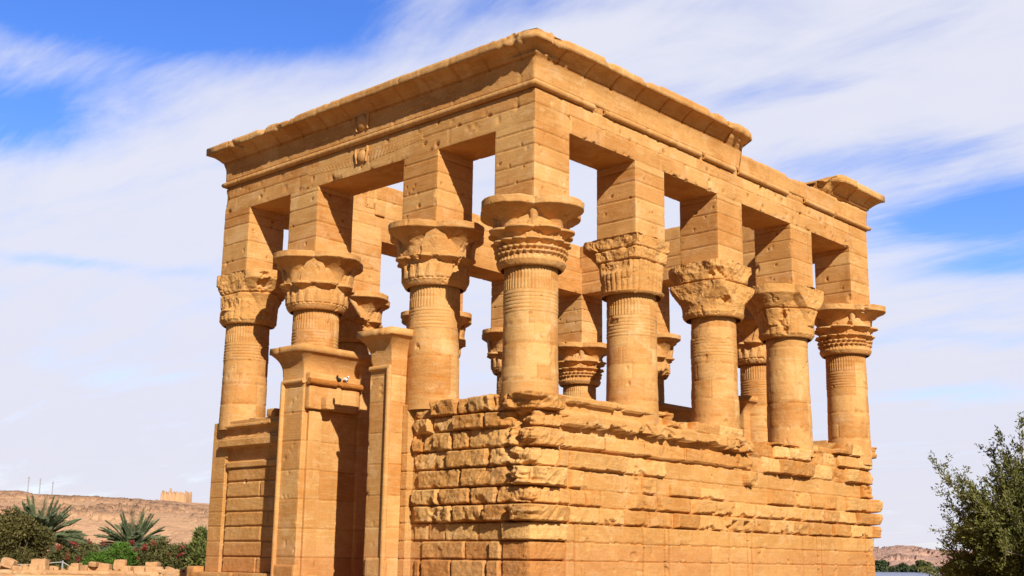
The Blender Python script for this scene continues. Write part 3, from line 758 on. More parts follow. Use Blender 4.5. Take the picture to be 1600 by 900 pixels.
def near_wall():
    res = .027
    S = np.concatenate([np.arange(-5.06, -.5, res), np.arange(-.5, .5, .012), np.arange(.5, Lg+1.6, res)]); Zl = np.concatenate([[0, .4, .8, 1.0], np.arange(1.05, 6.3, .025)])
    nS, nZ = len(S), len(Zl)
    SS, ZZ = np.meshgrid(S, Zl, indexing='ij')
    P0, N0 = wall_path(S)
    base = np.stack([np.broadcast_to(P0[:, None, 0], SS.shape), np.broadcast_to(P0[:, None, 1], SS.shape), ZZ], -1)
    flat = base.reshape(-1, 3)
    n_lo = fbm(flat, 1.1, 4, 201).reshape(SS.shape); n_md = fbm(flat, 3.6, 4, 202).reshape(SS.shape)
    n_hi = fbm(flat, 9, 4, 203, .65).reshape(SS.shape)
    sk = np.stack([SS*.8+ZZ*.9, SS*3.2-ZZ*3.2, ZZ*0], -1).reshape(-1, 3)       # slanting chisel strokes
    chis = fbm(sk, 3.5, 3, 207).reshape(SS.shape)
    edge_n = fbm(np.stack([SS, ZZ*0, ZZ*0], -1).reshape(-1, 3), 3.2, 4, 204).reshape(SS.shape)
    # wobble so that no edge is ruled
    n_rg = rfbm(flat, 2.6, 4, 221).reshape(SS.shape)
    s_ = SS+(n_md-.5)*.03+(n_hi-.5)*.02; z_ = ZZ+(n_md-.5)*.02+(n_lo-.5)*.02+(n_hi-.5)*.012
    kk = np.clip(np.searchsorted(-np.array(ZK), -ZZ.ravel())-1, 0, len(ZK)-2).reshape(SS.shape)
    left = SS < 0
    dep = np.where(left, .10, .05)+(n_lo-.5)*.03
    tint = np.zeros(SS.shape)
    def block(s0, s1, k, h, rough=.05, rag=.12, k2=None, ztop=None, zbot=None, chis_a=0.0, e=.026, tv=.16):
        nonlocal dep, tint
        zt = ZK[k] if ztop is None else ztop; zb = ZK[(k2 if k2 is not None else k)+1] if zbot is None else zbot
        hsh = float(hash1(int(s0*100)+900, k, 3)); hs2 = float(hash1(int(s0*77)+400, k, 8))
        rag = rag*(.15+1.9*hs2*hs2)
        gp = .018+.022*hsh
        zb_r = zb+.012+rag*np.clip(edge_n-.42-.12*hs2, 0, 1)*2.0
        d = np.minimum(np.minimum(s_-s0-gp, s1-.018-s_), np.minimum((zt-.008-z_), (z_-zb_r)))
        tilt = (hs2-.5)*.10*np.clip((s_-(s0+s1)/2)/(.5*(s1-s0)), -1, 1)+(hsh-.5)*.10*np.clip((z_-(zt+zb)/2)/(.5*(zt-zb)), -1, 1)
        d = d-.07*sst(.62, .8, n_md)*rag*4
        m = sst(0, e, d)
        face = h*(.60+.62*hsh)+rough*(n_md-.5)*.5+rough*1.6*(n_rg-.38)+rough*.8*(n_hi-.5)+chis_a*(chis-.5)
        face = face+tilt*min(1, h*5)*(k <= 6)
        face = face-.20*rough/.05*sst(.60, .74, n_lo+.25*(n_md-.5))*.5        # flaked scars
        inb = (s_ > s0) & (s_ < s1) & (z_ < zt) & (z_ > zb)
        dep = np.where(inb, dep*(1-m)+m*face, dep)
        tint = np.where(inb, (hs2-.5)*tv*1.5-.22*(1-sst(-.01, .03, d))*(n_md > .42), tint)
    # ---- left face
    for k, lst in LW.items():
        for a, b in lst:
            if k <= 6: block(a, b, k, .26+.10*float(hash1(int(a*50)+600, k)), .06, .16, chis_a=.06)
            else: block(a, b, k, .20, .022, .03, chis_a=.045, e=.03)
    strip = (SS < -4.79); dep = np.where(strip, .30+(n_hi-.5)*.02, dep)
    # ---- corner bosses
    for k, (a, b) in CB.items(): block(a, b, k, .40, .085, .14, chis_a=.07)
    sx_ = None
    scar = (SS > -1.1) & (SS < .30) & (ZZ > 2.72)
    sc = fbm(flat*np.array([1, 1, 1.6]), 2.1, 4, 231).reshape(SS.shape)
    dep = np.where(scar, dep-.24*sst(.50, .58, sc)*sst(-1.1, -.6, SS)*sst(.32, .05, SS)+.05*(n_hi-.5), dep)
    for k in (7, 8, 9, 10, 11): block(-1.17, 1.62, k, .21, .03, .02, e=.02, chis_a=.03)
    # ---- long side : plain lower courses
    low = (SS > 1.66) & (ZZ < 2.72)
    dep = np.where(low, .13+(n_lo-.5)*.03+(n_md-.5)*.02, dep)
    for k in (7, 8, 9, 10, 11):
        x = 1.7+float(hash1(k, 77))
        while x < 20:
            L = 1.1+1.6*float(hash1(int(x*10), k, 4)); tint = np.where(low & (kk == k) & (SS > x) & (SS < x+L), (float(hash1(int(x*31), k))-.5)*.10, tint)
            dep = np.where(low & (kk == k) & (np.abs(s_-x) < .020), dep-.035, dep); x += L
    for g in [1.64, 2.04]+GROOVES:
        gm = (ZZ < 2.70) & (np.abs(SS-g+(n_md-.5)*.02) < .042); dep = np.where(gm, dep-.20, dep); tint = np.where(gm, tint-.30, tint)
    # horizontal joints
    for zj in ZK[3:-1]:
        q = np.abs(z_-zj) < .017
        dep = np.where(q, dep-.045*(.4+n_hi), dep); tint = np.where(q, tint-.25*(n_md > .42), tint)
    # ---- ruined cornice of the screen wall
    rg = (SS > 1.42)
    def band(s0, s1, z0, z1, h, rough=.02, rag=0.0):
        nonlocal dep
        m = (s_ > s0) & (s_ < s1) & (z_ > z0+rag*np.clip(edge_n-.40, 0, 1)*2) & (z_ < z1)
        dep = np.where(m, h+rough*(n_md-.5)*2+(n_hi-.5)*rough*.7, dep)
    up = rg & (ZZ > 4.72); dep = np.where(up, .05+(n_md-.5)*.05, dep)
    band(1.45, 10.6, 4.80, 5.25, .15, .035)
    band(1.45, 10.2, 4.72, 4.80, -.02, .01)
    for a, b in ((1.45, 3.3), (3.32, 5.2), (5.22, 7.3), (7.35, 10.4)): block(a, b, 2, .16, .025, .0, zbot=4.81)
    band(1.45, 10.3, 5.20, 5.46, .03, .05)
    for a, b, rgd in ((1.45, 2.25, .02), (2.25, 3.9, .42), (3.9, 5.5, .50), (5.5, 6.6, .30), (6.6, 8.6, .25), (8.6, 10.7, .22)):
        zz0 = 5.38+rgd*np.clip(edge_n-.36, 0, 1)*1.3
        m = (s_ > a) & (s_ < b) & (z_ > zz0) & (z_ < 5.78)
        dep = np.where(m, .35+(n_md-.5)*.03-.05*sst(5.66, 5.78, z_), dep)
    band(1.45, 6.55, 5.78, 6.02, .16, .015)
    for a, b in ((1.50, 3.65), (4.05, 5.45)): band(a, b, 6.02, 6.3, .34, .012)
    for a, b in ((3.65, 4.05), (5.45, 6.3)): band(a, b, 6.06, 6.3, .25, .09)
    block(6.1, 6.95, 0, .42, .12, .2, zbot=5.72)
    block(7.6, 9.0, 0, .35, .03, .0, zbot=5.70, tv=.3); block(9.0, 10.35, 0, .33, .05, .05, zbot=5.70, tv=.3)
    block(9.35, 10.9, 1, .40, .12, .25); block(10.6, 11.2, 2, .30, .13, .3)
    for k in (0, 1, 2):
        x = 11.1
        while x < 20.6:
            L = .7+.9*float(hash1(int(x*20), k, 2)); 
            at_col = 12.35 < x+L/2 < 14.9 or x+L/2 > 17.3
            block(x, x+L, k, (.26 if at_col else .06)+.07*float(hash1(int(x*9), k)), .05, .06, tv=.24); x += L
    block(10.7, 11.3, 3, .24, .12, .35)
    block(18.9, 20.5, 3, .32, .14, .2)
    for k, lst in RW.items():
        for a, b in lst: block(a, b, k, .19, .026, .13 if k != 6 else .30, ztop=(4.05 if (k == 4 and 6.3 < a < 9) else None), e=.04)
    # two square sockets
    for a, b in ((9.75, 10.02), (10.42, 10.75)): dep = np.where((SS > a) & (SS < b) & (ZZ > 2.76) & (ZZ < 3.05), -.12, dep)
    # far corner: stones left projecting
    fc = SS > Lg-.45
    for k in range(7):
        hh = [.30, .12, .30, .26, .44, .42, .50][k]
        block(Lg-.5, Lg+1.5, k, hh, .09, .22)
    # scattered pits in the plain courses
    pit = sst(.74, .80, fbm(flat, 2.7, 2, 209).reshape(SS.shape)); dep = dep-.05*pit*(~left)
    dep = dep+(n_hi-.5)*.012
    # broken wall top
    def topz(s):
        t = np.full(s.shape, 6.19)
        t = np.where((s > 6.3) & (s < 7.5), 5.93, t); t = np.where((s > 7.5) & (s < 10.5), 6.02, t)
        t = np.where((s > 10.5) & (s < 12.3), 5.74, t); t = np.where((s > 12.3) & (s < 15.2), 5.80, t)
        t = np.where((s > 15.2) & (s < 17.3), 5.92, t); t = np.where(s > 17.3, 6.16, t)
        return t
    e1 = fbm(np.stack([S, S*0, S*0], -1), 1.8, 4, 215)
    tz = topz(S)+(e1-.5)*.12
    Zc = np.minimum(ZZ, tz[:, None])
    over = np.maximum(ZZ-tz[:, None], 0)
    rnd = np.clip(Zc-(tz[:, None]-.05), 0, .05)/.05
    dep = dep-over*1.0-.03*rnd*rnd
    V = np.zeros(SS.shape+(3,))
    V[..., 0] = P0[:, None, 0]+N0[:, None, 0]*dep; V[..., 1] = P0[:, None, 1]+N0[:, None, 1]*dep
    # drooping undersides of ragged blocks
    V[..., 2] = Zc+(n_hi-.5)*.015*(ZZ < tz[:, None])
    # top going back over the wall and down inside
    inn = np.linspace(.15, 1.15, 10); ex = np.zeros((nS, 12, 3))
    for j, q in enumerate(inn):
        ex[:, j, 0] = P0[:, 0]-N0[:, 0]*q; ex[:, j, 1] = P0[:, 1]-N0[:, 1]*q; ex[:, j, 2] = tz+(fbm(np.stack([S, S*0+q, S*0], -1), 2.6, 3, 216)-.5)*.10
    for j, zq in ((10, 3.0), (11, 0.0)):
        ex[:, j, 0] = P0[:, 0]-N0[:, 0]*1.15; ex[:, j, 1] = P0[:, 1]-N0[:, 1]*1.15; ex[:, j, 2] = zq
    V = np.concatenate([V, ex], axis=1); tint = np.concatenate([tint, np.zeros((nS, 12))], axis=1)
    mb = MB(); mb.add(V.reshape(-1, 3), grid_faces(nS, nZ+12, 0, False), tint.ravel())
    ring = V[0]; mb.add(np.vstack([ring, ring.mean(0)]), np.stack([np.arange(len(ring)-1), np.arange(1, len(ring)), np.full(len(ring)-1, len(ring))], -1), 0)
    ring = V[-1]; mb.add(np.vstack([ring, ring.mean(0)]), np.stack([np.arange(1, len(ring)), np.arange(len(ring)-1), np.full(len(ring)-1, len(ring))], -1), 0)
    o = mb.build('screen_wall', M_ROUGH, kiosk)
    o['label'] = 'unfinished screen wall of rough projecting blocks'
near_wall()

# finished screen wall panel left of the gate
def left_panel():
    X = np.arange(-Wd-.02, -10.0, .03); Zl = np.concatenate([[0, .5, 1.0], np.arange(1.1, 6.26, .025)])
    XX, ZZ = np.meshgrid(X, Zl, indexing='ij')
    flat = np.stack([XX, XX*0, ZZ], -1).reshape(-1, 3)
    n1 = fbm(flat, 2.5, 4, 301).reshape(XX.shape); n2 = fbm(flat, 8, 3, 302).reshape(XX.shape)
    x_ = XX+(n1-.5)*.02; z_ = ZZ+(n1-.5)*.02
    dep = .06+(n1-.5)*.02; tint = np.zeros(XX.shape)
    PX = -14.10
    pan = x_ > PX
    # coursed blocks
    for k in range(3, 11):
        z1, z0 = ZK[k], ZK[k+1]
        if z0 > 4.75: continue
        z1 = min(z1, 4.66)
        j1 = -12.2+.9*float(hash1(k, 6)); edges = [PX, j1, j1+1.3, -9.9]
        for a, b in zip(edges[:-1], edges[1:]):
            d = np.minimum(np.minimum(x_-a, b-x_), np.minimum(z_-z0, z1-z_)); m = sst(.006, .04, d)
            inb = d > 0; dep = np.where(inb, .03+.07*m+(n2-.5)*.02, dep); tint = np.where(inb, (float(hash1(int(a*40)+900, k))-.5)*.12, tint)
        q = (~pan) & (np.abs(z_-z0) < .016); dep = np.where(q, dep-.025, dep)
    dep = np.where((np.abs(x_-PX) < .07) & (ZZ < 5.0), -.05, dep)
    dep = np.where(~pan & (ZZ < 6.3), dep+.07, dep)
    dep = np.where(pan & (z_ > 4.66) & (z_ < 4.86), .16, dep)
    dep = np.where(pan & (z_ > 4.86) & (z_ < 5.36), .02+(n1-.5)*.02, dep)
    dep = np.where(x_ > -14.35, np.where((z_ > 5.36) & (z_ < 5.62), .34+(n1-.5)*.03, dep), dep)
    dep = np.where(x_ > -14.25, np.where((z_ > 5.62) & (z_ < 5.70), .28, dep), dep)
    dep = np.where(x_ > -14.25, np.where((z_ > 5.70) & (z_ < 6.02), .14+.12*(6.02-z_)/.32*0, dep), dep)
    dep = np.where(x_ > -14.30, np.where((z_ > 6.02) & (z_ < 6.12), .33+(n1-.5)*.03, dep), dep)
    dep = np.where(x_ > -14.25, np.where(z_ > 6.12, .26, dep), dep)
    dep = np.where((np.abs(XX+13.0) < .06) & (np.abs(ZZ-4.2) < .07), -.1, dep)
    n = len(X); V = np.zeros(XX.shape+(3,)); V[..., 0] = XX; V[..., 1] = .3-dep; V[..., 2] = ZZ
    ex = np.zeros((n, 2, 3)); ex[:, 0] = np.stack([X, X*0+1.4, X*0+Zl[-1]], -1); ex[:, 1] = np.stack([X, X*0+1.4, X*0], -1)
    V = np.concatenate([V, ex], 1); m = MB(); nz = V.shape[1]
    m.add(V.reshape(-1, 3), grid_faces(n, nz, 0, False), np.concatenate([tint, np.zeros((n, 2))], 1).ravel())
    ring = V[0]; m.add(np.vstack([ring, ring.mean(0)]), np.stack([np.arange(len(ring)-1), np.arange(1, len(ring)), np.full(len(ring)-1, len(ring))], -1), 0)
    o = m.build('screen_wall', M_STONE, kiosk); o['label'] = 'finished screen wall with framed panel and small cornice'
    m = MB(); stone_box(m, (-11.75, -.02, 6.25), (-11.3, .5, 6.52), .05, [], 60, .03, .15, .01, 305); m.build('stone', M_STONE, o)
left_panel()
mb = MB()   # rear and far screen walls, with coping
stone_box(mb, (-Wd+.3, .9, 0), (-Wd+1.3, Lg-.3, 6.0), .12, ZK[1:-1], 1.5, .02, .1, .01, 310, (), .025)
stone_box(mb, (-Wd+.15, .8, 6.0), (-Wd+1.45, Lg-.2, 6.35), .12, [], 2.5, .02, .1, .01, 311, (), .025)
mb.build('screen_wall', M_STONE, kiosk)
for x0, x1, sd_ in ((-Wd+1.3, -A[2]-.2, 312), (-A[1]-w+.2, -1.35, 314)):
    mb = MB()
    stone_box(mb, (x0, Lg-1.3, 0), (x1, Lg-.3, 6.0), .12, ZK[1:-1], 1.5, .02, .1, .01, sd_, (), .025)
    stone_box(mb, (x0, Lg-1.45, 6.0), (x1, Lg-.15, 6.42), .12, [], 2.5, .02, .1, .01, sd_+1, (), .025)
    mb.build('screen_wall', M_STONE, kiosk)

# ---- gate jambs
GJ = [1.73, 2.6, 3.5, 4.4, 5.3, 6.2, 7.0]
def cavetto_band(mb, x0, x1, y0, y1, z0, z1, lip0, out, sides, seed):
    """flaring top of a jamb: sides in order -y,+x,+y,-x as a closed ring"""
    prof_ = [(0, z0)]+[(out*.86*((z-z0)/(lip0-z0))**2.6, z) for z in np.linspace(z0, lip0, 9)[1:]]+[(out, lip0+.01), (out, (lip0+z1)/2), (out, z1), (0, z1+.01), (-.3, z1+.01)]
    pts = []; nr = []
    def seg(a, b, n, nv):
        for t in np.linspace(0, 1, n, endpoint=False): pts.append((a[0]+(b[0]-a[0])*t, a[1]+(b[1]-a[1])*t)); nr.append(nv)
    c = [(x0, y0), (x1, y0), (x1, y1), (x0, y1)]; nn = [(0, -1), (1, 0), (0, 1), (-1, 0)]
    for i in range(4):
        st = len(pts); seg(c[i], c[(i+1) % 4], 24, nn[i]); pv = nn[i-1]; nr[st] = (nn[i][0]+pv[0], nn[i][1]+pv[1])
    P = np.array(pts, float); N = np.array(nr, float); n = len(P); pr = np.array(prof_); m = len(pr)
    O = np.broadcast_to(pr[:, 0], (n, m)).copy(); Z = np.broadcast_to(pr[:, 1], (n, m)).copy()
    Q = np.stack([P[:, None, 0]+O*.5, P[:, None, 1]+O*.5, Z], -1); f = fbm(Q.reshape(-1, 3), 3, 4, seed).reshape(n, m)
    O = O+(f-.5)*.014-.06*(O > out*.5)*sst(.68, .78, f)
    V = np.stack([P[:, None, 0]+N[:, None, 0]*O, P[:, None, 1]+N[:, None, 1]*O, Z], -1)
    mb.add(V.reshape(-1, 3), grid_faces(n, m, 0, False, wrap=True), 0)
    ring = V[:, -1]; mb.add(np.vstack([ring, ring.mean(0)]), np.stack([np.arange(n), (np.arange(n)+1) % n, np.full(n, n)], -1), 0)

def make_jamb(name, x0, x1, y0, y1, ztop, seed, torus_x, inner, label):
    mb = MB()
    stone_box(mb, (x0, y0, 0), (x1, y1, ztop-.9), .045, GJ, 60, .012, .07, .006, seed, (), .018, (1, 1, 1, 1, 0, 0), .10)
    j = mb.build(name, M_STONE, kiosk); j['label'] = label
    mb = MB(); cavetto_band(mb, x0, x1, y0, y1, ztop-.9, ztop, ztop-.22, .33, None, seed+1)
    mb.build('cornice', M_STONE, j)
    mb = MB(); zt = ztop-1.12
    mb.tube([(torus_x, y0-.02, 0), (torus_x, y0-.02, zt)], .085, 12, .02)
    mb.build('torus_moulding', M_STONE, j, True)
    return j
ZJ = 8.36
jr = make_jamb('gate_jamb', -6.0, -5.08, -.5, 1.9, ZJ, 401, -5.15, -1, 'right gate jamb, its torus moulding complete')
mb = MB(); mb.tube([(-5.98, -.52, 7.22), (-5.1, -.52, 7.22)], .085, 12, .02); mb.build('torus_moulding', M_STONE, jr, True)
mb = MB(); stone_box(mb, (-5.9, -.56, 0), (-5.04, -.42, 1.75), .05, [.9], 1.0, .03, .1, .02, 404, (), .02); mb.build('base_stone', M_ROUGH, jr)

jl = make_jamb('gate_jamb', -10.30, -9.20, -.5, 2.0, ZJ-.06, 411, -10.22, 1, 'left gate jamb with the broken stub of its lintel')
mb = MB(); mb.tube([(-10.25, -.52, 7.18), (-9.7, -.52, 7.18), (-9.15, -.53, 7.18)], .08, 12, .02); mb.build('torus_moulding', M_STONE, jl, True)
mb = MB()
yy = np.linspace(-.5, 1.65, 60); rr_ = .10*(1+.25*(fbm(np.stack([yy, yy*0, yy*0], -1), 3, 4, 5)-.5)); rr_ = np.where((yy > .62) & (yy < .80), rr_*.55, rr_)
mb.tube(np.stack([yy*0-8.93, yy, yy*0+7.16], -1), rr_, 12, -.30); mb.build('torus_moulding', M_ROUGH, jl, True)
mb = MB()
stone_box(mb, (-9.202, -.44, 6.30), (-8.97, 1.62, 7.45), .045, [7.05], 1.15, .02, .16, .012, 415, (), .03)
ragged_block(mb, (-8.88, .22, 6.50), (.34, .36, .38), 0, .05, 8, 416)
mb.build('lintel_stub', M_STONE, jl)
mb = MB()   # pilaster strips of the door recess
stone_box(mb, (-9.203, -.30, 1.0), (-9.10, .22, 6.27), .05, GJ, 60, .012, .06, .006, 417, (), .018)
stone_box(mb, (-9.203, 1.72, 1.0), (-9.05, 2.35, 8.1), .05, GJ, 60, .012, .06, .006, 418, (), .018)
mb.build('door_reveal', M_STONE, jl)
mb = MB(); stone_box(mb, (-10.34, -.56, 0), (-9.16, -.42, 1.5), .05, [.9], 1.0, .03, .1, .02, 419, (), .02); mb.build('base_stone', M_ROUGH, jl)
# same pair on the far side, turned half round
for src in (jr, jl):
    c = copy_tree(src, kiosk); c.location = (-Wd, Lg, 0); c.rotation_euler.z = math.pi
    if 'label' in c.keys(): del c['label']

# stepped base under the front
mb = MB()
stone_box(mb, (-Wd-.35, -.35, 0), (-9.0, .28, 1.22), .06, [.6], 1.4, .03, .12, .012, 501, (), .03)
stone_box(mb, (-Wd-.75, -.1, 0), (-Wd-.30, .6, 1.40), .06, [.7], 60, .03, .12, .012, 502, (), .03)
mb.build('plinth', M_ROUGH, kiosk)
mb = MB(); stone_box(mb, (-Wd+1.3, 1.4, 0), (-1.4, Lg-1.3, .5), .5, [], 60, 0, 0, .01, 503); mb.build('floor', M_STONE, kiosk)

# ================================================================== SETTING
def ground():
    R = np.concatenate([np.linspace(0, 60, 40), np.linspace(63, 130, 30), [200, 500, 1500, 6000]]); n = 120
    th = np.arange(n)*2*np.pi/n; T, RR = np.meshgrid(th, R, indexing='ij')
    x = RR*np.cos(T)-5; y = RR*np.sin(T)+8
    z = (fbm(np.stack([x, y, x*0], -1).reshape(-1, 3), .12, 4, 601).reshape(x.shape)-.5)*.3-6*sst(75, 120, RR)
    o = mesh_obj('ground', np.stack([x, y, z], -1).reshape(-1, 3), grid_faces(n, len(R), 0, True, wrap=True), M_GROUND, None, np.zeros(x.size)); tag(o, kind='structure')
ground()
mb = MB(); mb.add([(-9000, -9000, -1.1), (9000, -9000, -1.1), (9000, 9000, -1.1), (-9000, 9000, -1.1)], [[0, 1, 2, 3]])
tag(mb.build('lake', M_WATER), kind='structure')

def hill(name, px_pts, D0, Dcrest, D1, foot, mat, seed, nA, nR, rock, amp, pxlo, pxhi):
    """ridge whose crest follows (pixel x, pixel y) heights at distance Dcrest, with a real slope before and behind it"""
    dirs = []; crest = []
    pxs = np.linspace(pxlo, pxhi, nA)
    cy = np.interp(pxs, [p[0] for p in px_pts], [p[1] for p in px_pts])
    V = np.zeros((nA, nR, 3)); 
    rr = np.concatenate([np.linspace(D0, Dcrest, int(nR*.72)), np.linspace(Dcrest, D1, nR-int(nR*.72)+1)[1:]])
    for i in range(nA):
        p = at(pxs[i], cy[i], 1.0)-CAM; hl = math.hypot(p.x, p.y)
        zc = CAM.z+p.z/hl*Dcrest
        u = np.where(rr < Dcrest, (rr-D0)/(Dcrest-D0), 1-(rr-Dcrest)/(D1-Dcrest))
        prof_ = np.where(rr < Dcrest, .30*sst(0, .35, u)+.70*u, sst(0, 1, u))
        V[i, :, 0] = CAM.x+p.x/hl*rr; V[i, :, 1] = CAM.y+p.y/hl*rr; V[i, :, 2] = foot+(zc-foot)*prof_
    flat = V.reshape(-1, 3)*np.array([1, 1, 0])
    n = fbm(flat, .018, 5, seed).reshape(nA, nR); b = fbm(flat, rock, 5, seed+3, .6).reshape(nA, nR); b2 = fbm(flat, rock*2.6, 3, seed+4).reshape(nA, nR)
    u = np.clip((V[..., 2]-foot)/6, 0, 1)
    bb = sst(.52, .62, b)*(.5+b2)
    patch = sst(.44, .60, fbm(flat, rock*.16, 3, seed+6).reshape(nA, nR)) 
    top = np.exp(-((rr-Dcrest)/(.18*(Dcrest-D0)))**2)[None, :]
    V[..., 2] += u*((n-.5)*amp*1.5*(1-.85*top)+amp*bb*(.15+.85*patch)*.6*(1-.75*top))
    return tag(mesh_obj(name, V.reshape(-1, 3), grid_faces(nA, nR, 0, False), mat, None, (bb*(.3+.7*patch)).ravel()*.8, False), kind='structure')
hill('desert_hill', [(-500, 750), (0, 768), (30, 768), (60, 774), (130, 776), (210, 780), (330, 787), (500, 800), (700, 830)], 230, 480, 800, -2, M_HILL, 701, 900, 300, .24, 2.3, -400, 700)
hill('granite_hill', [(1000, 872), (1250, 868), (1340, 862), (1375, 858), (1400, 853), (1430, 853), (1450, 858), (1480, 860), (1600, 862), (1800, 870), (2100, 880)], 885, 1060, 1500, -2, M_PINK, 711, 800, 220, .16, 6, 1000, 2100)
# green strip on the far shore
def leaf_cloud(mb, centers, radii, n, size, elong=1.0, seed=0, up=.0, flat=1.0):
    """n small leaf faces spread through the given clumps"""
    r = np.random.default_rng(seed)
    C = np.asarray(centers, float); Rr = np.asarray(radii, float); wgt = Rr**2/np.sum(Rr**2)
    k = r.choice(len(C), n, p=wgt)
    d = r.normal(size=(n, 3)); d /= np.linalg.norm(d, axis=1)[:, None]
    rad = Rr[k]*r.uniform(.25, 1.08, n)**.55
    p = C[k]+d*rad[:, None]*np.array([1, 1, flat])
    a = r.normal(size=(n, 3))+d*.6; a[:, 2] += up; a /= np.linalg.norm(a, axis=1)[:, None]
    b = np.cross(a, r.normal(size=(n, 3))); b /= np.linalg.norm(b, axis=1)[:, None]+1e-6
    L = size*elong*r.uniform(.6, 1.4, n)[:, None]; Wq = size*r.uniform(.5, 1.2, n)[:, None]*.5
    V = np.stack([p-b*Wq*.3, p+a*L*.5-b*Wq, p+a*L, p+a*L*.5+b*Wq], 1).reshape(-1, 3)
    t = np.repeat(r.uniform(-.35, .35, n)+ (hash1(k, 3)-.5)*.3, 4)
    mb.add(V, np.arange(4*n).reshape(-1, 4), t)
def shore():
    mb = MB(); c = []; rad = []
    r = np.random.default_rng(5)
    for px in np.arange(1300, 1800, 2.2):
        p = at(px, 889, 812+r.uniform(-8, 8)); c.append((p.x, p.y, -1+r.uniform(.5, 1.4))); rad.append(r.uniform(1.6, 3.2))
    leaf_cloud(mb, c, rad, 16000, 1.5, 1.2, 8, .2, .7)
    tag(mb.build('shore_vegetation', M_SHORE), 'low green growth along the far lake shore', kind='stuff')
shore()
def simple_tree(name, px, D, h, rad, seed, label, group):
    p = at(px, 888, D); z0 = -1.0
    root = empty(name, (p.x, p.y, z0)); tag(root, label, 'tree', group)
    mb = MB(); mb.tube([(0, 0, 0), (.1, 0, h*.35), (0, .2, h*.7)], [.35, .28, .1], 7); mb.build('trunk', M_BARK, root)
    r = np.random.default_rng(seed); c = [(r.normal()*rad*.5, r.normal()*rad*.5, h*r.uniform(.45, .85)) for _ in range(9)]
    mb = MB(); leaf_cloud(mb, c, [rad*r.uniform(.35, .6) for _ in c], 2200, 1.0, 1.2, seed, .2, .8); mb.build('crown', M_SHORE, root)
for i, (px, h, rd, lb) in enumerate([(1378, 8.5, 3.6, 'far shore tree nearest the temple corner'), (1443, 7.0, 3.4, 'broad dark tree on the far shore beside the tamarisk'), (1413, 5.0, 2.6, 'small dark tree in the middle of the far shore strip'), (1427, 4.2, 2.2, 'lowest bushy tree on the far shore')]):
    simple_tree('shore_tree', px, 815, h, rd, 60+i, lb, 'trees on the far lake shore')

# ruin and masts on the desert ridge
def ridge_z(px):
    cy = np.interp(px, [-500, 0, 30, 60, 130, 210, 330], [750, 768, 768, 774, 776, 780, 787]); p = view_dir(px, cy); hl = math.hypot(p.x, p.y)
    return Vector((CAM.x+p.x/hl*480, CAM.y+p.y/hl*480, CAM.z+p.z/hl*480))
p = ridge_z(275)
fort = empty('hilltop_ruin', (p.x, p.y, p.z-1.2)); fort.rotation_euler.z = .65
tag(fort, 'square ruined mud-brick building with jagged walls on the desert ridge', 'ruin')
def jag_wall(x0, x1, y0, y1, h, seed):
    n = 40; t = np.linspace(0, 1, n); r = np.random.default_rng(seed)
    top = h*(.78+.28*np.repeat(r.uniform(0, 1, 10), 4))+.15*r.normal(size=n)
    mb = MB(); d = np.array([x1-x0, y1-y0]); d = d/np.linalg.norm(d); nr_ = np.array([-d[1], d[0]])*.35
    V = []
    for k in range(n):
        x, y = x0+(x1-x0)*t[k], y0+(y1-y0)*t[k]
        V += [(x-nr_[0], y-nr_[1], 0), (x-nr_[0], y-nr_[1], top[k]), (x+nr_[0], y+nr_[1], top[k]), (x+nr_[0], y+nr_[1], 0)]
    mb.add(V, grid_faces(n, 4, 0, False)); mb.add(V[:4], [[0, 1, 2, 3]]); mb.add(V[-4:], [[3, 2, 1, 0]])
    mb.build('wall', M_MUD, fort)
jag_wall(-4.6, 4.6, -3, -3, 4.6, 1); jag_wall(-4.6, 4.6, 3.2, 3.2, 5.0, 2); jag_wall(-4.6, -4.6, -3, 3, 5.0, 3); jag_wall(4.6, 4.6, -3, 3, 4.6, 4)
mb = MB(); mb.tube([(-3.4, 2.9, 3.5), (-3.4, 2.9, 6.3)], [.5, .38], 8); mb.build('turret', M_MUD, fort)
for px, pt, lb in ((43, 744, 'tallest of three thin masts on the desert ridge, the leftmost'), (61, 747, 'middle one of three thin masts on the desert ridge'), (81, 752, 'shortest of three thin masts on the desert ridge, nearest the ruin')):
    p = ridge_z(px); zt = CAM.z+(at(px, pt, 1).z-CAM.z)/math.hypot(view_dir(px, pt).x, view_dir(px, pt).y)*480
    m_ = empty('mast', (p.x, p.y, p.z-2)); tag(m_, lb, 'mast', 'masts on the ridge')
    mb = MB(); h = zt-p.z+2; mb.tube([(0, 0, 0), (0, 0, h)], [.26, .16], 6); mb.build('pole', M_METAL, m_)
    mb = MB(); mb.tube([(-.8, 0, h-.7), (.8, 0, h-.7)], .10, 5); mb.tube([(-.6, .2, h-1.6), (.6, -.2, h-1.6)], .10, 5); mb.build('crossarm', M_METAL, m_)

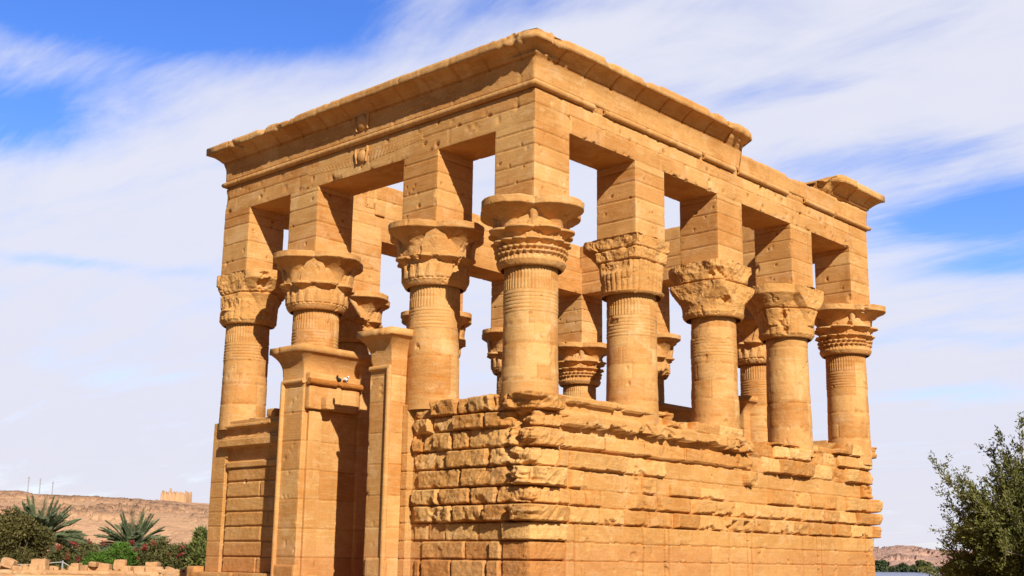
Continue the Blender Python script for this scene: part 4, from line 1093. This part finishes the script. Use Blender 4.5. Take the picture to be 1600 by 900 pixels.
# ---- plants on the left
def bush(name, px, py, D, rx, rz, n, size, mat, label, cat, seed, elong=1.4, group=None, up=.3, nclump=16):
    p = at(px, py, D); root = empty(name, (p.x, p.y, 0)); tag(root, label, cat, group)
    r = np.random.default_rng(seed); zc = p.z
    mb = MB()
    for _ in range(7):
        a = r.uniform(0, 6.28); e = np.array([math.cos(a)*rx*.6, math.sin(a)*rx*.6, zc+rz*r.uniform(0, .7)])
        mb.tube([(0, 0, 0), e*.5+np.array([0, 0, .1]), e], [.06, .04, .012], 5)
    mb.build('stem', M_BARK, root)
    c = []; rad = []
    for _ in range(nclump):
        d = r.normal(size=3); d /= np.linalg.norm(d); q = r.uniform(.2, .82)
        c.append((d[0]*rx*q, d[1]*rx*q, max(.3, zc+d[2]*rz*q))); rad.append(rx*r.uniform(.22, .45))
    for _ in range(8): c.append((r.uniform(-1, 1)*rx*.7, r.uniform(-1, 1)*rx*.7, r.uniform(.3, max(.5, zc)))); rad.append(rx*.4)
    mb = MB(); leaf_cloud(mb, c, rad, n, size, elong, seed+1, up, min(1.0, rz/rx+.1)); mb.build('foliage', mat, root)
    return root
def palm(px, py, D, R, label, seed, n=110):
    p = at(px, py, D); root = empty('date_palm', (p.x, p.y, 0)); tag(root, label, 'palm', 'young date palms')
    zt = p.z-.5; r = np.random.default_rng(seed)
    mb = MB(); mb.tube([(0, 0, 0), (0, 0, zt*.5), (0, 0, zt)], [.32, .27, .22], 10); mb.build('trunk', M_BARK, root)
    mb = MB()
    for k in range(n):
        az = k*2.39996+r.uniform(-.2, .2); el = math.asin(r.uniform(.12, .995)); L = R*r.uniform(.85, 1.15); drop = r.uniform(.25, .75)*math.cos(el)
        t = np.linspace(0, 1, 16); rr = L*t*math.cos(el); zz = L*t*math.sin(el)-drop*L*.7*t*t
        P = np.stack([rr*math.cos(az), rr*math.sin(az), zz+zt], -1)
        mb.tube(P, np.linspace(.03, .008, 16), 4, -.1)
        tg = np.gradient(P, axis=0); tg /= np.linalg.norm(tg, axis=1)[:, None]
        side = np.array([-math.sin(az), math.cos(az), 0])
        for i in np.linspace(2.5, 15, 30):
            i0 = int(i); q = i-i0; c = P[i0] if i0 >= 15 else P[i0]*(1-q)+P[i0+1]*q; tt = tg[min(i0, 15)]
            ll = .40*math.sin(.35+2.5*(i/15))*R/2+.05
            for sg in (-1, 1):
                d = tt*.75+side*sg*.7+np.array([0, 0, .28])+r.normal(size=3)*.06; d /= np.linalg.norm(d); wv = np.cross(d, side*sg+np.array([0, 0, .4])); wv = wv/np.linalg.norm(wv)*.024
                mb.add([c-wv, c+wv, c+d*ll*.6+wv*.9, c+d*ll], [[0, 1, 2, 3]], r.uniform(-.2, .25))
    mb.build('crown', M_PALM, root)
palm(62, 832, 66, 2.5, 'large date palm half hidden behind the olive-brown bush', 21)
palm(207, 850, 88, 3.0, 'grey-green date palm standing alone in the middle of the hedge', 22)
bush('bush', 24, 842, 58, 1.55, 1.45, 26000, .085, M_OLIVE, 'large rounded olive-brown bush at the left edge', 'bush', 31, 1.6, nclump=26)
bush('bush', 186, 868, 76, 1.12, 1.0, 9000, .09, M_GREEN, 'bright green feathery bush below the lone date palm', 'bush', 32, 1.8)
bush('bush', 158, 878, 75, .95, .75, 6000, .09, M_GREEN, 'low bright green bush left of the feathery one', 'bush', 33, 1.6)
for i, (px, py, rx, lb) in enumerate([(98, 874, 1.0, 'oleander beside the large olive-brown bush'), (128, 872, 1.0, 'oleander with the reddest flowers, behind the rope'), (226, 872, 1.0, 'oleander under the right side of the lone palm'), (256, 873, .95, 'oleander with few flowers behind the long fallen stone'), (286, 874, .95, 'oleander next to the slender-leaved shrub by the temple')]):
    b_ = bush('oleander', px, py, 80, rx*1.4, 1.2, 9000, .095, M_HEDGE, lb, 'flowering shrub', 40+i, 1.9, 'oleander hedge')
    r = np.random.default_rng(80+i); z0 = at(px, py, 80).z; rx = rx*1.4
    nf = [14, 30, 9, 4, 5][i]
    c = [(r.uniform(-1, 1)*rx, r.uniform(-1, 1)*rx, z0+r.uniform(-.2, 1.05)) for _ in range(nf)]
    mb = MB(); leaf_cloud(mb, [(0, 0, 0)], [.13], 34, .11, 1.0, 90+i); f0 = mb.build('flower_cluster', M_RED, b_); f0.location = c[0]
    for q in c[1:]:
        f1 = f0.copy(); COL.objects.link(f1); f1.parent = b_; f1.location = q; f1.rotation_euler = (0, 0, q[0]*9)
bush('bush', 316, 866, 78, .95, 1.4, 5600, .15, M_SHRUB, 'slender-leaved yellow-green shrub against the temple wall', 'bush', 51, 2.4, None, .6)
bush('bush', 345, 872, 77, 1.1, 1.1, 4000, .10, M_HEDGE, 'dark shrub tucked behind the temple corner', 'bush', 52, 2.0)

# ---- low ruined wall with loose stones
def P48(px, D=48): 
    q = at(px, 880, D); return q.x, q.y
x0, y0 = P48(-60); x1, y1 = P48(325)
ang = math.atan2(y1-y0, x1-x0)
wl = empty('ruined_wall', ((x0+x1)/2, (y0+y1)/2, 0), ang); tag(wl, 'low ruined sandstone wall running across the left foreground', 'wall')
Lw_ = math.hypot(x1-x0, y1-y0)
mb = MB(); stone_box(mb, (-Lw_/2, -.45, 0), (Lw_/2, .45, 1.13), .07, [.5, .95], 1.1, .05, .2, .03, 801, (), .03); mb.build('masonry', M_RUBBLE, wl)
stones = [(14, 880, 22, 12, .30, 'slanting pale stone at the left end of the ruined wall'), (6, 891, 26, 13, 0, 'flat stone at the extreme left of the ruined wall'), (31, 890, 16, 10, .1, 'small stone left of the tall block on the ruined wall'),
          (62, 884, 24, 19, 0, 'tall flat-topped block left of the rope post'), (48, 891, 10, 8, .2, 'pebble-sized stone leaning on the tall flat-topped block'), (96, 895, 15, 7, 0, 'low stone right of the rope post'),
          (119, 889, 14, 17, 0, 'upright block with a narrow cap stone'), (131, 893, 11, 9, .1, 'square stone right of the upright capped block'), (148, 882, 13, 6, .05, 'topmost small stone of the short stack'), (146, 890, 15, 9, 0, 'wide lower stone of the short stack'),
          (163, 889, 20, 16, .12, 'smooth square pale block in the middle of the ruined wall'), (188, 882, 19, 13, 0, 'raised block under the bright green bush'), (222, 892, 66, 13, 0, 'longest fallen stone on the ruined wall'), (239, 882, 19, 6, 0, 'small slab lying on the longest stone'), (272, 894, 34, 7, 0, 'thin flat slab near the temple corner'), (176, 895, 10, 8, .2, 'small rubble stone beside the smooth square block')]
for i, (px, py, sw, sh, tl, lb) in enumerate(stones):
    D = 47.9+.1*math.sin(i*2.1)+(.25 if i % 2 else 0)
    q = at(px, py, D); k = D/1903.8
    o = empty('stone_block', (q.x, q.y, q.z-sh*k/2), ang)
    tag(o, lb, 'stone', 'loose stones on the ruined wall')
    mb = MB(); ragged_block(mb, (0, 0, sh*k/2), (sw*k, .5+.2*math.sin(i), sh*k+.05), 0, .055, 12, 820+i, tl); mb.build('stone', M_RUBBLE, o)
rr_s = np.random.default_rng(88)
for i in range(26):
    px = rr_s.uniform(2, 300); q = at(px, 896, 47.75+rr_s.uniform(-.1, .1)); k = rr_s.uniform(.12, .32)
    o = empty('stone_block', (q.x, q.y, 1.10), ang+rr_s.uniform(0, 3)); tag(o, 'small rough rubble scattered along the top of the ruined wall', 'stone', 'small rubble on the ruined wall')
    mb = MB(); ragged_block(mb, (0, 0, k*.35), (k*1.3, k, k*.9), 0, .03, 7, 870+i, rr_s.uniform(-.3, .3)); mb.build('stone', M_RUBBLE, o)
# simple: the loose stones are single meshes, so fold the empty away
for o in [q for q in bpy.data.objects if q.name.startswith('stone_block')]:
    ch = o.children[0]; ch.parent = None; ch.location = o.location; ch.rotation_euler = o.rotation_euler
    for key in ('label', 'category', 'group'): ch[key] = o[key]
    nm = o.name; bpy.data.objects.remove(o); ch.name = 'stone_block'

rb = empty('rope_barrier', tuple(at(98, 893, 50))); rb.location.z = 0
tag(rb, 'rope barrier with a thin post behind the ruined wall', 'barrier')
o0 = rb.location.copy()
def rel(px, py, D=50): return np.array(at(px, py, D)-o0)
mb = MB(); pz = [rel(-60, 876), rel(-20, 879.5), rel(0, 881), rel(25, 882), rel(50, 882), rel(75, 880), rel(98, 878)]; mb.tube(pz, .022, 6); mb.tube([rel(98, 878), rel(106, 883), rel(114, 888)], .022, 6); mb.build('rope', M_ROPE, rb)
for px in (98, -60):
    a_ = rel(px, 877); mb = MB(); mb.tube([(a_[0], a_[1], 0), (a_[0], a_[1], a_[2]+.03)], .035, 8); mb.build('post', M_METAL, rb)

# ---- tamarisk on the right
def tamarisk():
    base = at(1645, 800, 36); root = empty('tamarisk_tree', (base.x, base.y, 0))
    tag(root, 'big feathery dark green tamarisk tree at the right edge', 'tree')
    r = np.random.default_rng(17)
    mb = MB(); ml = MB(); ml2 = MB()
    mb.tube([(0, 0, 0), (.05, .05, .7), (0, 0, 1.4)], [.26, .2, .15], 10)
    Rv = np.array(_R); Uv = np.array([0, 0, 1.]); Fv = np.array([_f.x, _f.y, 0]); Fv /= np.linalg.norm(Fv)
    tips = []
    for k in range(230):
        az = r.uniform(0, 2*np.pi); el = r.uniform(-.05, 1.35); L = r.uniform(1.9, 3.2)*(1+.25*math.sin(el)**2)
        d = np.array([math.cos(az)*math.cos(el), math.sin(az)*math.cos(el), math.sin(el)])
        s0 = np.array([r.normal()*.1, r.normal()*.1, r.uniform(.6, 1.6)])
        t = np.linspace(0, 1, 9)[:, None]; bend = np.array([0, 0, 1.])*r.uniform(-.15, .35)*L
        P = s0+d*L*t+bend*t*t+np.cumsum(r.normal(size=(9, 3))*.03, axis=0)
        mb.tube(P, np.linspace(.05, .008, 9), 5)
        for j in range(2, 9):
            for q in range(5 if j < 8 else 3):
                dd = d*.8+r.normal(size=3)*.45+np.array([0, 0, .35]); dd /= np.linalg.norm(dd); l = r.uniform(.3, .75)
                e = P[j]+dd*l; tips.append((P[j], e))
                if q < 2: mb.tube([P[j], (P[j]+e)/2+r.normal(size=3)*.02, e], [.012, .008, .004], 4)
    n = len(tips); S0 = np.array([a for a, b in tips]); S1 = np.array([b for a, b in tips])
    per = 40
    k = np.repeat(np.arange(n), per); u = r.uniform(.05, 1.08, len(k))[:, None]
    p = S0[k]*(1-u)+S1[k]*u+r.normal(size=(len(k), 3))*.05
    dr = (S1-S0)[k]; dr /= np.linalg.norm(dr, axis=1)[:, None]
    a = dr*.8+r.normal(size=p.shape)*.6; a /= np.linalg.norm(a, axis=1)[:, None]
    b = np.cross(a, r.normal(size=p.shape)); b /= np.linalg.norm(b, axis=1)[:, None]
    L = r.uniform(.06, .16, len(k))[:, None]; Wq = r.uniform(.012, .028, len(k))[:, None]
    V = np.stack([p, p+a*L*.5-b*Wq, p+a*L, p+a*L*.5+b*Wq], 1).reshape(-1, 3)
    tv_ = np.repeat(np.clip((hash1(k, 5)-.5)*.5+r.uniform(-.2, .2, len(k)), -.5, .6), 4)
    ml.add(V, np.arange(len(V)).reshape(-1, 4), tv_)
    c = []
    for _ in range(75):
        q = r.uniform(0, 6.28); e_ = r.uniform(0, 1.5); rr = r.uniform(.5, 2.25); c.append((rr*math.cos(q)*math.cos(e_*.8), rr*math.sin(q)*math.cos(e_*.8), 1.0+rr*math.sin(e_)*1.15))
    leaf_cloud(ml, c, [r.uniform(.35, .62) for _ in c], 70000, .06, 1.9, 18, .25)
    mb.build('trunk', M_GREYBARK, root); ml.build('crown', M_TAMAR, root)
tamarisk()
bush('bush', 1496, 893, 38, .55, .55, 3600, .06, M_SHRUB, 'pale yellowish shrub at the foot of the tamarisk', 'bush', 55, 1.8)
bush('bush', 1512, 884, 37.5, .5, .45, 1400, .07, M_DRY, 'dry straw-coloured shrub under the tamarisk branches', 'bush', 56, 2.2)

# ---- pigeons on the broken moulding
def pigeon(name, loc, rz, mat, label, s=1.0):
    ts = np.linspace(0, 1, 18); 
    x = -.17+.31*ts; rad = .001+.072*np.sin(np.pi*np.clip(ts, 0, 1))**.8*(1-.35*ts); rad = np.where(ts < .25, rad*.5+.012, rad)
    z = .10+.03*ts+.10*sst(.70, .95, ts)
    rad = np.where(ts > .78, .034*np.sqrt(np.clip(1-((ts-.88)/.13)**2, .03, 1)), rad)
    P = np.stack([x, x*0, z], -1)*s; mb = MB(); mb.tube(P, rad*s, 10)
    mb.tube([(.14*s, 0, .225*s), (.175*s, 0, .215*s)], [.010*s, .003*s], 6)
    for sg in (-1, 1): mb.tube([(0, sg*.02*s, .08*s), (0, sg*.025*s, 0)], .007*s, 5)
    o = mb.build(name, mat, None, True); o.location = loc; o.rotation_euler.z = rz
    tag(o, label, 'bird', 'pigeons on the gate'); 
M_WHITE, _t, _b = new_mat('white_feathers'); 
_n = _t.noise(_t.node('ShaderNodeTexCoord').outputs['Object'], 14, 2, .5); _t.l.new(_t.mix(_t.ramp(_n, .50, .56), (.78, .76, .74, 1), (.05, .05, .055, 1)), _b.inputs['Base Color'])
M_DARKF, _t, _b = new_mat('dark_feathers'); _b.inputs['Base Color'].default_value = (.035, .035, .04, 1)
pigeon('pigeon', (-8.93, 1.0, 7.25), 1.9, M_WHITE, 'white and black pigeon perched on the broken gate moulding')
pigeon('pigeon', (-8.94, .70, 7.22), -1.2, M_DARKF, 'dark pigeon perched beside the white one on the gate moulding', .95)
